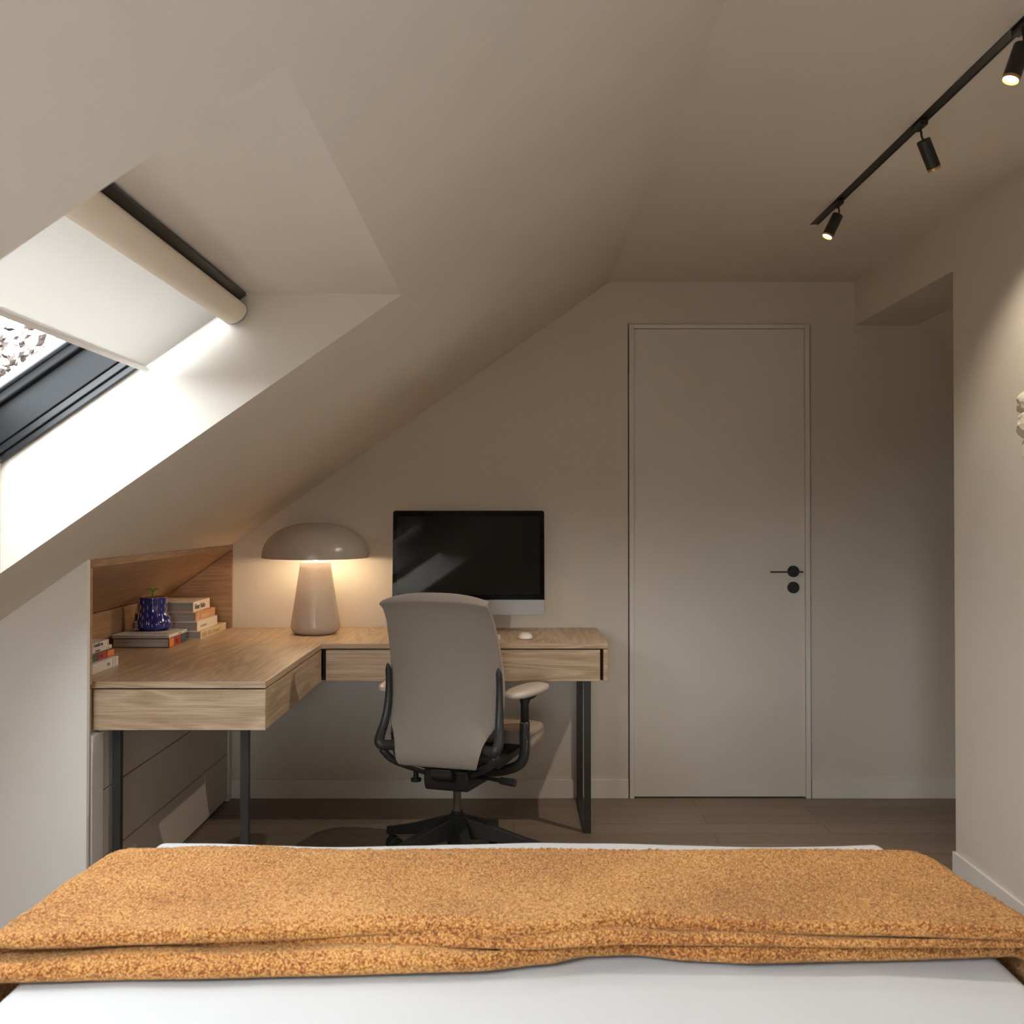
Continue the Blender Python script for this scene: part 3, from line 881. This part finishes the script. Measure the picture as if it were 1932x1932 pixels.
sp = thing('sprout', 'tiny green two leaved sprout standing in the blue pot', 'plant', (px_, py_, pz_ + 0.127))
zz0 = pz_ + 0.126
bm = new(); tube(bm, [(px_, py_, zz0), (px_, py_, zz0 + 0.012), (px_, py_, zz0 + 0.024)], [0.0056, 0.005, 0.0048], 10)
obj('stem', bm, M['green'], sp, smooth='all')
for sgn in (-1, 1):
    bm = new()
    pts = smooth_path([(px_, py_, zz0 + 0.020), (px_ + sgn * 0.006, py_ - 0.003, zz0 + 0.032), (px_ + sgn * 0.016, py_ - 0.006, zz0 + 0.0355), (px_ + sgn * 0.027, py_ - 0.008, zz0 + 0.030)], 5)
    tube(bm, pts, [0.0048 * (1 - abs(i / (len(pts) - 1) - 0.45) ** 2 * 2.6) + 0.0003 for i in range(len(pts))], 8, 0.6)
    obj('leaf', bm, M['green'], sp, smooth='all')

# ================================================================== CHAIR
PH = R(17)
ch = thing('office_chair', 'taupe upholstered swivel office chair with dark frame at the desk', 'chair', (-0.1985, 3.66, 0), -PH)
def co(name, bm, m_, parent=None, **k): return obj(name, bm, m_, parent or ch, local=True, **k)
# star base: arms at world angles 68 + 72 k
bm = new()
lathe(bm, [(0, 0.085), (0.030, 0.085), (0.036, 0.10), (0.040, 0.15), (0.037, 0.192), (0.028, 0.200), (0, 0.200)], 0, 0, 32)
co('hub', bm, M['plastic_black'], smooth=True)
for k in range(5):
    a = R(68 + 72 * k) + PH
    d_ = Vector((math.cos(a), math.sin(a), 0)); s_ = Vector((-math.sin(a), math.cos(a), 0))
    bm = new()
    secs = [(0.020, 0.120, 0.198, 0.030), (0.10, 0.118, 0.172, 0.024), (0.22, 0.090, 0.128, 0.020), (0.335, 0.066, 0.094, 0.017), (0.352, 0.066, 0.092, 0.012)]
    rr = []
    for (r_, z0, z1, hw) in secs:
        p = d_ * r_
        rr.append([bm.verts.new(q) for q in (p + s_ * hw + Vector((0, 0, z0)), p + s_ * hw * 0.8 + Vector((0, 0, z1)), p - s_ * hw * 0.8 + Vector((0, 0, z1)), p - s_ * hw + Vector((0, 0, z0)))])
    for A_, B_ in zip(rr, rr[1:]):
        for q in range(4): bm.faces.new((A_[q], A_[(q + 1) % 4], B_[(q + 1) % 4], B_[q]))
    bm.faces.new(rr[0][::-1]); bm.faces.new(rr[-1])
    co('base_arm', bm, M['plastic_black'], bevel=0.003)
    # caster
    p = d_ * 0.335
    bm = new()
    cyl(bm, p + Vector((0, 0, 0.045)), p + Vector((0, 0, 0.068)), 0.008, 14)
    tr2 = Vector((math.cos(a + 1.1), math.sin(a + 1.1), 0)); ax = Vector((-tr2.y, tr2.x, 0))
    c_ = p - tr2 * 0.012 + Vector((0, 0, 0.0275))
    tube(bm, [c_ - ax * 0.006, c_ + ax * 0.006], 0.022, 24)
    cs = co('caster', bm, M['plastic_black'], smooth=True)
    for sg in (-1, 1):
        bm = new(); tube(bm, [c_ + ax * sg * 0.007, c_ + ax * sg * 0.010, c_ + ax * sg * 0.022, c_ + ax * sg * 0.024], [0.0255, 0.0275, 0.0275, 0.024], 28)
        co('wheel', bm, M['plastic_black'], cs, smooth=True)
bm = new(); cyl(bm, (0, 0, 0.19), (0, 0, 0.33), 0.0142, 28)
co('gas_lift', bm, M['steel'], smooth=True)
bm = new(); cyl(bm, (0, 0, 0.195), (0, 0, 0.212), 0.020, 28)
co('collar', bm, M['plastic_black'], smooth=True)
bm = new(); cyl(bm, (0, 0, 0.05), (0, 0, 0.09), 0.024, 28)
co('collar', bm, M['plastic_black'], smooth=True)
# mechanism
bm = new()
prism(bm, [(-0.13, 0.335), (-0.12, 0.312), (0.09, 0.300), (0.14, 0.33), (0.14, 0.385), (-0.13, 0.385)], -0.075, 0.085, 'x')
box(bm, -0.19, 0.19, -0.10, 0.20, 0.392, 0.424)
prism(bm, [(-0.17, 0.365), (-0.11, 0.335), (-0.10, 0.39), (-0.17, 0.40)], -0.04, 0.04, 'x')
co('mechanism', bm, M['plastic_black'], bevel=0.008, seg=3, smooth=True)
bm = new(); tube(bm, [(0.07, 0.0, 0.335), (0.13, -0.02, 0.338), (0.175, -0.03, 0.338)], [0.006, 0.006, 0.009], 12); tube(bm, [(0.170, -0.03, 0.338), (0.225, -0.04, 0.336)], [0.012, 0.014], 18)
co('lever', bm, M['plastic'], smooth=True)
bm = new(); tube(bm, [(-0.115, -0.10, 0.37), (-0.115, -0.10, 0.338)], 0.009, 12); tube(bm, [(-0.115, -0.10, 0.342), (-0.115, -0.10, 0.332)], 0.018, 18)
co('tension_knob', bm, M['plastic_black'], smooth=True)
# seat
bm = new()
def superellipse_pts(hx, hy0, hy1, n_=48, e_=0.32):
    out = []
    for k in range(n_):
        t = 2 * PI * k / n_
        c_, s_ = math.cos(t), math.sin(t)
        x_ = hx * abs(c_) ** e_ * (1 if c_ >= 0 else -1)
        y_ = (hy1 if s_ >= 0 else -hy0) * abs(s_) ** e_
        out.append((x_, y_))
    return out
outl = superellipse_pts(0.254, -0.16, 0.315, e_=0.26)
def seat_layers(zoff):
    return [(0.90, 0.425), (0.965, 0.427), (0.99, 0.436), (1.0, 0.452), (1.0, 0.466), (0.988, 0.4695), (1.0, 0.473), (0.985, 0.487), (0.95, 0.494), (0.85, 0.497), (0.6, 0.494), (0.3, 0.490)]
rings = []
for f_, z_l in seat_layers(0):
    rings.append([bm.verts.new((x_ * f_, 0.0575 + (y_ - 0.0575) * f_, z_l - (0.014 * max(0, (y_ * f_ - 0.15) / 0.135) ** 2 if z_l > 0.46 else 0) + (0.004 * (x_ / 0.248) ** 2 if z_l > .48 else 0))) for x_, y_ in outl])
for A_, B_ in zip(rings, rings[1:]):
    for k in range(48): bm.faces.new((A_[k], A_[(k + 1) % 48], B_[(k + 1) % 48], B_[k]))
bm.faces.new(rings[0]); bm.faces.new(rings[-1][::-1])
seat = co('seat', bm, M['leatherette'], smooth='all')
bm = new()
pp = [(x_ * 1.002, 0.0575 + (y_ - 0.0575) * 1.002, 0.4695 - (0.014 * max(0, (y_ - 0.15) / 0.135) ** 2)) for x_, y_ in outl]
pp = pp + pp[:2]
tube(bm, pp, 0.0022, 6)
co('piping', bm, M['leatherette'], seat, smooth='all')
# backrest: rows (z, half width, local y of the middle, forward wrap at the edges)
rows = [(0.4040, 0.118, -0.160, 0.0), (0.4050, 0.130, -0.182, 0.0), (0.4120, 0.139, -0.198, 0.0), (0.4300, 0.1460, -0.208, 0.002), (0.455, 0.151, -0.208, 0.006), (0.486, 0.158, -0.202, 0.014), (0.512, 0.170, -0.196, 0.024),
        (0.532, 0.183, -0.190, 0.034), (0.555, 0.191, -0.186, 0.042), (0.60, 0.196, -0.179, 0.050), (0.66, 0.1985, -0.176, 0.054), (0.72, 0.1990, -0.179, 0.054), (0.78, 0.1975, -0.187, 0.050),
        (0.84, 0.195, -0.199, 0.042), (0.90, 0.192, -0.216, 0.032), (0.940, 0.1905, -0.234, 0.024), (0.958, 0.1905, -0.249, 0.020), (0.966, 0.191, -0.259, 0.018), (0.972, 0.191, -0.260, 0.017), (0.982, 0.190, -0.250, 0.016), (0.990, 0.188, -0.236, 0.016), (0.994, 0.186, -0.224, 0.016)]
def shell(rows_, th_fn, bm, nu=26, arch=0.026):
    back, front = [], []
    for i, (z_, hw, yc, wr) in enumerate(rows_):
        rb, rf = [], []
        tv = max(0, (z_ - 0.88) / 0.113)
        for k in range(nu + 1):
            s_ = -1 + 2 * k / nu
            x_ = hw * s_
            za = z_ - arch * abs(s_) ** 2.6 * tv ** 2
            y_ = yc + wr * abs(s_) ** 2.2
            rb.append(Vector((x_, y_, za)))
            rf.append(Vector((x_ * 0.985, y_ + th_fn(z_, s_), za)))
        back.append([bm.verts.new(p) for p in rb]); front.append([bm.verts.new(p) for p in rf])
    n_ = len(rows_)
    for i in range(n_ - 1):
        for k in range(nu):
            bm.faces.new((back[i][k], back[i][k + 1], back[i + 1][k + 1], back[i + 1][k]))
            bm.faces.new((front[i][k + 1], front[i][k], front[i + 1][k], front[i + 1][k + 1]))
        bm.faces.new((back[i][0], back[i + 1][0], front[i + 1][0], front[i][0]))
        bm.faces.new((back[i][nu], front[i][nu], front[i + 1][nu], back[i + 1][nu]))
    for k in range(nu):
        bm.faces.new((back[0][k], front[0][k], front[0][k + 1], back[0][k + 1]))
        bm.faces.new((back[-1][k], back[-1][k + 1], front[-1][k + 1], front[-1][k]))
bm = new(); shell(rows, lambda z, s: 0.010 if z < 0.95 else (0.010 + 0.5 * max(0.0, (z - 0.95)) if z < 0.975 else 0.012), bm)
co('backrest', bm, M['chair_fabric'], smooth='all', bevel=0.003, seg=2)
crow = [(z_, hw * 0.985 + 0.012 * max(0, (0.97 - z_) / 0.44), yc + 0.012, wr) for (z_, hw, yc, wr) in rows if z_ >= 0.53 and z_ < 0.95]
bm = new(); shell(crow, lambda z, s: (0.008 + 0.052 * max(0, (0.97 - z) / 0.44) ** 0.7) * (1 - 0.25 * abs(s) ** 6), bm)
co('back_cushion', bm, M['chair_fabric'], smooth='all', bevel=0.006, seg=3)
# dark uprights that cradle the back
for sg in (-1, 1):
    bm = new()
    pts = smooth_path([(0.200 * sg, -0.150, 0.742), (0.2005 * sg, -0.140, 0.70), (0.2015 * sg, -0.140, 0.62), (0.206 * sg, -0.156, 0.55), (0.212 * sg, -0.185, 0.50), (0.205 * sg, -0.200, 0.476), (0.182 * sg, -0.182, 0.470), (0.140 * sg, -0.150, 0.468)], 5)
    n_ = len(pts)
    rad = [0.0045 + 0.0065 * min(1, i / 3) + 0.0065 * min(1, max(0, (i - 6) / 16)) for i in range(n_)]
    rad[0] = 0.003
    tube(bm, pts, rad, 14, 1.0)
    co('back_support', bm, M['plastic'], smooth='all')
    bm = new()
    pts = smooth_path([(0.205 * sg, -0.185, 0.455), (0.175 * sg, -0.165, 0.418), (0.12 * sg, -0.12, 0.385), (0.05 * sg, -0.07, 0.352)], 5)
    tube(bm, pts, 0.016, 12, 0.8)
    co('back_bracket', bm, M['plastic'], smooth='all')
    # armrest
    bm = new()
    pts = smooth_path([(0.02 * sg, 0.02, 0.345), (0.10 * sg, 0.02, 0.350), (0.17 * sg, 0.02, 0.362), (0.222 * sg, 0.02, 0.385), (0.240 * sg, 0.02, 0.42), (0.242 * sg, 0.02, 0.47), (0.242 * sg, 0.02, 0.535)], 6)
    tube(bm, pts, [0.018] * len(pts), 14, 1.0)
    arm = co('armrest', bm, M['plastic'], smooth='all')
    bm = new()
    tube(bm, [(0.242 * sg, 0.02, 0.50), (0.242 * sg, 0.02, 0.595), (0.242 * sg, 0.02, 0.612), (0.242 * sg, 0.03, 0.626), (0.242 * sg, 0.035, 0.633)], [0.0145, 0.0145, 0.019, 0.034, 0.040], 20)
    co('arm_post', bm, M['plastic_black'], arm, smooth='all')
    bm = new()
    rings = []
    tw = R(-14) if sg > 0 else R(4)
    for (f_, z_l) in [(0.75, 0.628), (0.93, 0.632), (1.0, 0.640), (0.97, 0.648), (0.80, 0.654), (0.45, 0.657), (0.12, 0.6575)]:
        ring_ = []
        for k in range(36):
            t = 2 * PI * k / 36
            xx = 0.049 * f_ * abs(math.cos(t)) ** 0.8 * (1 if math.cos(t) >= 0 else -1)
            yy = 0.122 * f_ * abs(math.sin(t)) ** 0.8 * (1 if math.sin(t) >= 0 else -1)
            xr, yr = xx * math.cos(tw) - yy * math.sin(tw), xx * math.sin(tw) + yy * math.cos(tw)
            ring_.append(bm.verts.new((0.246 * sg + xr, 0.035 + yr, z_l + 0.03 * yr)))
        rings.append(ring_)
    for A_, B_ in zip(rings, rings[1:]):
        for k in range(36): bm.faces.new((A_[k], A_[(k + 1) % 36], B_[(k + 1) % 36], B_[k]))
    bm.faces.new(rings[0]); bm.faces.new(rings[-1][::-1])
    co('arm_pad', bm, M['pad'], arm, smooth='all')

# ================================================================== TRACK AND SPOTS
tk = thing('ceiling_track', 'black recessed lighting track along the flat ceiling', 'track light rail', (1.0715, 1.9, ZC))
bm = new()
box(bm, 1.057, 1.0605, YF + 0.05, 3.68, ZC - 0.003, ZC - 0.0002); box(bm, 1.0825, 1.086, YF + 0.05, 3.68, ZC - 0.003, ZC - 0.0002)
box(bm, 1.0605, 1.0825, YF + 0.05, 3.68, ZC - 0.0014, ZC - 0.0002)
obj('rail', bm, M['frame_black'], tk)
def spot(label, x, y, d, power, cone, first=None):
    t = thing('track_spotlight', label, 'spotlight', (x, y, ZC), 0, 'spotlights on the ceiling track')
    d = Vector(d).normalized()
    bm = new(); box(bm, 1.0620, 1.0810, y - 0.03, y + 0.03, ZC - 0.016, ZC - 0.0028)
    obj('adapter', bm, M['black'], t, bevel=0.001)
    piv = Vector((x + 0.004, y, ZC - 0.036))
    bm = new(); tube(bm, [(x, y, ZC - 0.014), (x + 0.003, y, ZC - 0.026), piv], 0.003, 8)
    tube(bm, [piv, piv + d * 0.016], 0.0028, 8)
    obj('swivel_arm', bm, M['black'], t, smooth=True)
    a = piv + d * 0.012
    bm = new(); turned(bm, a, d, [(0.0, 0.0008), (0.0, 0.0165), (0.0012, 0.018), (0.077, 0.018), (0.077, 0.0162), (0.070, 0.0160), (0.070, 0.0008)])
    obj('spot_body', bm, M['black'], t, smooth=True)
    bm = new(); turned(bm, a, d, [(0.0771, 0.0178), (0.0835, 0.0178), (0.0835, 0.0165), (0.0771, 0.0165)])
    obj('trim_ring', bm, M['gold'], t, smooth=True)
    bm = new(); tube(bm, [a + d * 0.0765, a + d * 0.0782], 0.0158, 32)
    obj('lens', bm, M['lens'], t)
    l_ = bpy.data.lights.new('spot_beam', 'SPOT'); l_.energy = power; l_.color = (1.0, 0.88, 0.72)
    l_.spot_size = R(cone); l_.spot_blend = 0.75; l_.shadow_soft_size = 0.014
    o_ = bpy.data.objects.new('spot_beam', l_); COL.objects.link(o_)
    o_.location = a + d * 0.086
    o_.rotation_euler = d.to_track_quat('-Z', 'Y').to_euler()
    return t
spot('small black spotlight nearest the door, tilted down to the left', 1.0715, 3.41, (-0.45, -0.10, -0.88), 40, 110)
spot('middle black spotlight on the track, turned towards the right wall', 1.0715, 2.72, (0.47, 0.28, -0.83), 15, 80)
spot('black spotlight in the upper right corner, cut by the frame edge', 1.0715, 2.17, (-0.36, -0.10, -0.93), 30, 90)

# ================================================================== WALL PIECE AT THE RIGHT EDGE
wp = thing('wall_lamp', 'white crumpled paper-like wall lamp cut off by the right frame edge', 'wall lamp', (XR, 2.86, 1.55))
def petal(cz, rz, ry, rx, sd, cy):
    bm = new()
    bmesh.ops.create_icosphere(bm, subdivisions=5, radius=1)
    for v_ in bm.verts:
        p = v_.co.copy()
        f_ = 1 + 0.12 * noise.noise(p * 2.2 + Vector((sd, 0, 0))) + 0.05 * noise.noise(p * 7 + Vector((0, sd, 0)))
        rid = 0.03 * abs(noise.noise(p * 4.5 + Vector((0, 0, sd))))
        v_.co = Vector((XR - 0.003 - max(0, -p.x * rx * (f_ - rid)), cy + p.y * ry * f_, cz + p.z * rz * f_))
    return bm
obj('shade', petal(1.572, 0.062, 0.17, 0.090, 1.0, 2.86), M['stone'], wp, smooth='all')
obj('shade', petal(1.505, 0.058, 0.155, 0.103, 5.0, 2.86), M['stone'], wp, smooth='all')
obj('shade', petal(1.440, 0.075, 0.13, 0.096, 9.0, 2.85), M['stone'], wp, smooth='all')

# ================================================================== BED
bd = thing('bed', 'double bed with white bedding in the foreground', 'bed', (0.01, 1.2, 0))
bm = new(); box(bm, -0.74, 0.765, 0.16, 2.17, 0.12, 0.27)
obj('bed_base', bm, M['oak_dark'], bd, bevel=0.01)
for x_ in (-0.70, 0.66):
    for y_ in (0.24, 2.05):
        bm = new(); box(bm, x_, x_ + 0.06, y_, y_ + 0.06, 0, 0.12); obj('leg', bm, M['black'], bd, bevel=0.003)
bm = new(); box(bm, -0.742, 0.767, 0.15, 2.185, 0.27, 0.50)
obj('mattress', bm, M['sheet'], bd, bevel=0.04, seg=4)
BZ = 0.55
def duvet_z(x, y):
    return 0.004 * noise.noise(Vector((x * 2.3, y * 2.3, 3))) + 0.003 * noise.noise(Vector((x * 6, y * 5, 9)))
def cross_path(x0, x1, ztop, r_, hang, nn):
    """path over the bed from left hang to right hang: list of (x,z)"""
    pts = []
    n1, n2 = int(nn * 0.12), int(nn * 0.06)
    for k in range(n1): pts.append((x0, ztop - r_ - hang * (1 - k / n1)))
    for k in range(n2):
        a = PI / 2 * k / n2; pts.append((x0 + r_ * (1 - math.cos(a)), ztop - r_ + r_ * math.sin(a)))
    nm = nn - 2 * (n1 + n2)
    for k in range(nm + 1): pts.append((x0 + r_ + (x1 - x0 - 2 * r_) * k / nm, ztop))
    for k in range(1, n2 + 1):
        a = PI / 2 * k / n2; pts.append((x1 - r_ + r_ * math.sin(a), ztop - r_ + r_ * math.cos(a)))
    for k in range(1, n1 + 1): pts.append((x1, ztop - r_ - hang * k / n1))
    return pts
# duvet: sheet draped over mattress
bm = new()
P_ = cross_path(-0.760, 0.785, BZ, 0.03, 0.24, 150)
rows_ = []
ys = [0.13 + k * (2.182 - 0.13) / 96 for k in range(97)]
Yend = 2.218
ER = 0.035
prof_y = [(y_, 0.0) for y_ in ys] + [(Yend - ER + ER * math.sin(a), -ER * (1 - math.cos(a))) for a in (PI / 2 * k / 8 for k in range(1, 9))] + [(Yend, -0.035 - 0.22 * k / 6) for k in range(1, 7)]
for (y_, dz) in prof_y:
    row = []
    for (x_, z_) in P_:
        f_ = max(0.0, (z_ - 0.27) / (BZ - 0.27))
        zz_ = z_ + dz * f_ + duvet_z(x_, y_) * f_ + 0.010 * f_ * min(1, max(0, (y_ - 2.02) / 0.10)) + (0.004 * math.sin(x_ * 7.0 + 1.0) * f_ if dz < 0 or y_ > 2.08 else 0)
        row.append(bm.verts.new((x_, y_ , max(0.20, zz_))))
    rows_.append(row)
for A_, B_ in zip(rows_, rows_[1:]):
    for k in range(len(A_) - 1): bm.faces.new((A_[k], A_[k + 1], B_[k + 1], B_[k]))
dv = obj('duvet', bm, M['sheet'], bd, smooth='all')
so = dv.modifiers.new('solid', 'SOLIDIFY'); so.thickness = 0.01; so.offset = -1

# folded blanket: layers whose front edges wander as in the photo
def lerp_tab(tab, x):
    if x <= tab[0][0]: return tab[0][1]
    for (a0, b0), (a1, b1) in zip(tab, tab[1:]):
        if x <= a1:
            t = (x - a0) / (a1 - a0); t = t * t * (3 - 2 * t) * 0.5 + t * 0.5
            return b0 + (b1 - b0) * t
    return tab[-1][1]
def front_from_px(tab, zrel):
    """image polyline of an edge lying at height zrel below the eye -> (x, y) table"""
    out = []
    for (px, py) in tab:
        s_ = (py - 970) / zrel
        out.append(((px - 969) / s_, F / s_))
    return out
T_low = front_from_px([(0, 1857), (300, 1850), (600, 1843), (900, 1835), (1020, 1822), (1110, 1806), (1190, 1804), (1290, 1814), (1400, 1820), (1600, 1815), (1932, 1806)], 0.702)
T_mid = front_from_px([(0, 1800), (700, 1790), (1000, 1800), (1166, 1790), (1316, 1792), (1616, 1796), (1932, 1796)], 0.680)
T_up = front_from_px([(0, 1790), (60, 1795), (300, 1787), (500, 1780), (750, 1767), (850, 1766), (950, 1776), (1040, 1770), (1166, 1757), (1316, 1762), (1616, 1770), (1932, 1779)], 0.662)
def layer(bm, tab, yfar, zb_, th, x0, x1, hang, amp, dy=0.0, nn=560, dens=170):
    path = cross_path(x0, x1, 0.0, 0.035, hang, nn)
    # arc position gives the flat coordinate used for lookups
    loops = []
    for (x_, zp) in path:
        yf = lerp_tab(tab, x_) + dy
        yb2 = yfar + 0.012 * noise.noise(Vector((x_ * 3, 1.7, 0))) - 0.01
        tz = BZ + zb_ + zp
        tilt = 1.0
        loop = []
        hf = th * (1 + 0.15 * noise.noise(Vector((x_ * 4, zb_ * 40, 5))))
        r_ = hf / 2
        L0 = yb2 - yf
        # normal of the path
        if zp > -1e-6: nx_, nz_ = 0, 1
        elif zp > -0.035:
            cxx = x0 + 0.035 if x_ < 0 else x1 - 0.035
            nx_, nz_ = (x_ - cxx) / 0.035, (zp + 0.035) / 0.035
        else: nx_, nz_ = (-1 if x_ < 0 else 1), 0
        npr = dens
        for k in range(npr):                # top from front to back
            t = k / (npr - 1)
            y_ = yf + r_ + (L0 - 2 * r_) * t
            undul = 0.013 * noise.noise(Vector((x_ * 3.0, y_ * 4.0, zb_ * 30))) + 0.004 * noise.noise(Vector((x_ * 9, y_ * 9, 4)))
            far = max(0, (t - 0.84) / 0.16)
            h_ = hf + undul - hf * 0.35 * far ** 2
            loop.append((y_, h_))
        for k in range(1, 8):
            a = PI * k / 8
            rr2 = hf * 0.65 / 2
            loop.append((yb2 - r_ + rr2 * math.sin(a) * 1.2, rr2 + rr2 * math.cos(a)))
        for k in range(4): loop.append((yb2 - r_ - (L0 - 2 * r_) * k / 3, 0.001))
        nf = 22
        for k in range(1, nf):
            a = PI * k / nf
            loop.append((yf + r_ - r_ * math.sin(a) * 1.15, r_ - r_ * math.cos(a)))
        vs = []
        for (y_, h_) in loop:
            f1 = 0.5 * noise.noise(Vector((x_ * 150, y_ * 150, (tz + h_) * 150))) + 0.5 * noise.noise(Vector((x_ * 290, y_ * 290, (tz + h_) * 290)))
            g_ = amp * f1 if h_ > 0.002 else 0
            kx = 1 + 0.12 * (1.78 - y_)
            vs.append(bm.verts.new((x_ * kx + nx_ * (h_ + g_), y_ - (g_ if h_ < hf * 0.8 and y_ < yf + r_ else 0), tz + nz_ * (h_ + g_))))
        loops.append(vs)
    n_ = len(loops[0])
    for A_, B_ in zip(loops, loops[1:]):
        for k in range(n_): bm.faces.new((A_[k], A_[(k + 1) % n_], B_[(k + 1) % n_], B_[k]))
    bm.faces.new(loops[0]); bm.faces.new(loops[-1][::-1])
bk_ = thing('blanket', 'folded rust orange boucle throw laid across the bed', 'blanket', (0.01, 1.8, BZ))
bm = new(); layer(bm, T_low, 1.975, 0.004, 0.030, -0.785, 0.810, 0.16, 0.004, dens=60)
obj('fold', bm, M['blanket'], bk_, smooth='all')
bm = new(); layer(bm, T_mid, 1.985, 0.0335, 0.014, -0.786, 0.811, 0.16, 0.003, dens=40)
obj('fold', bm, M['blanket'], bk_, smooth='all')
bm = new(); layer(bm, T_up, 2.018, 0.047, 0.024, -0.787, 0.812, 0.16, 0.005)
obj('fold', bm, M['blanket'], bk_, smooth='all')
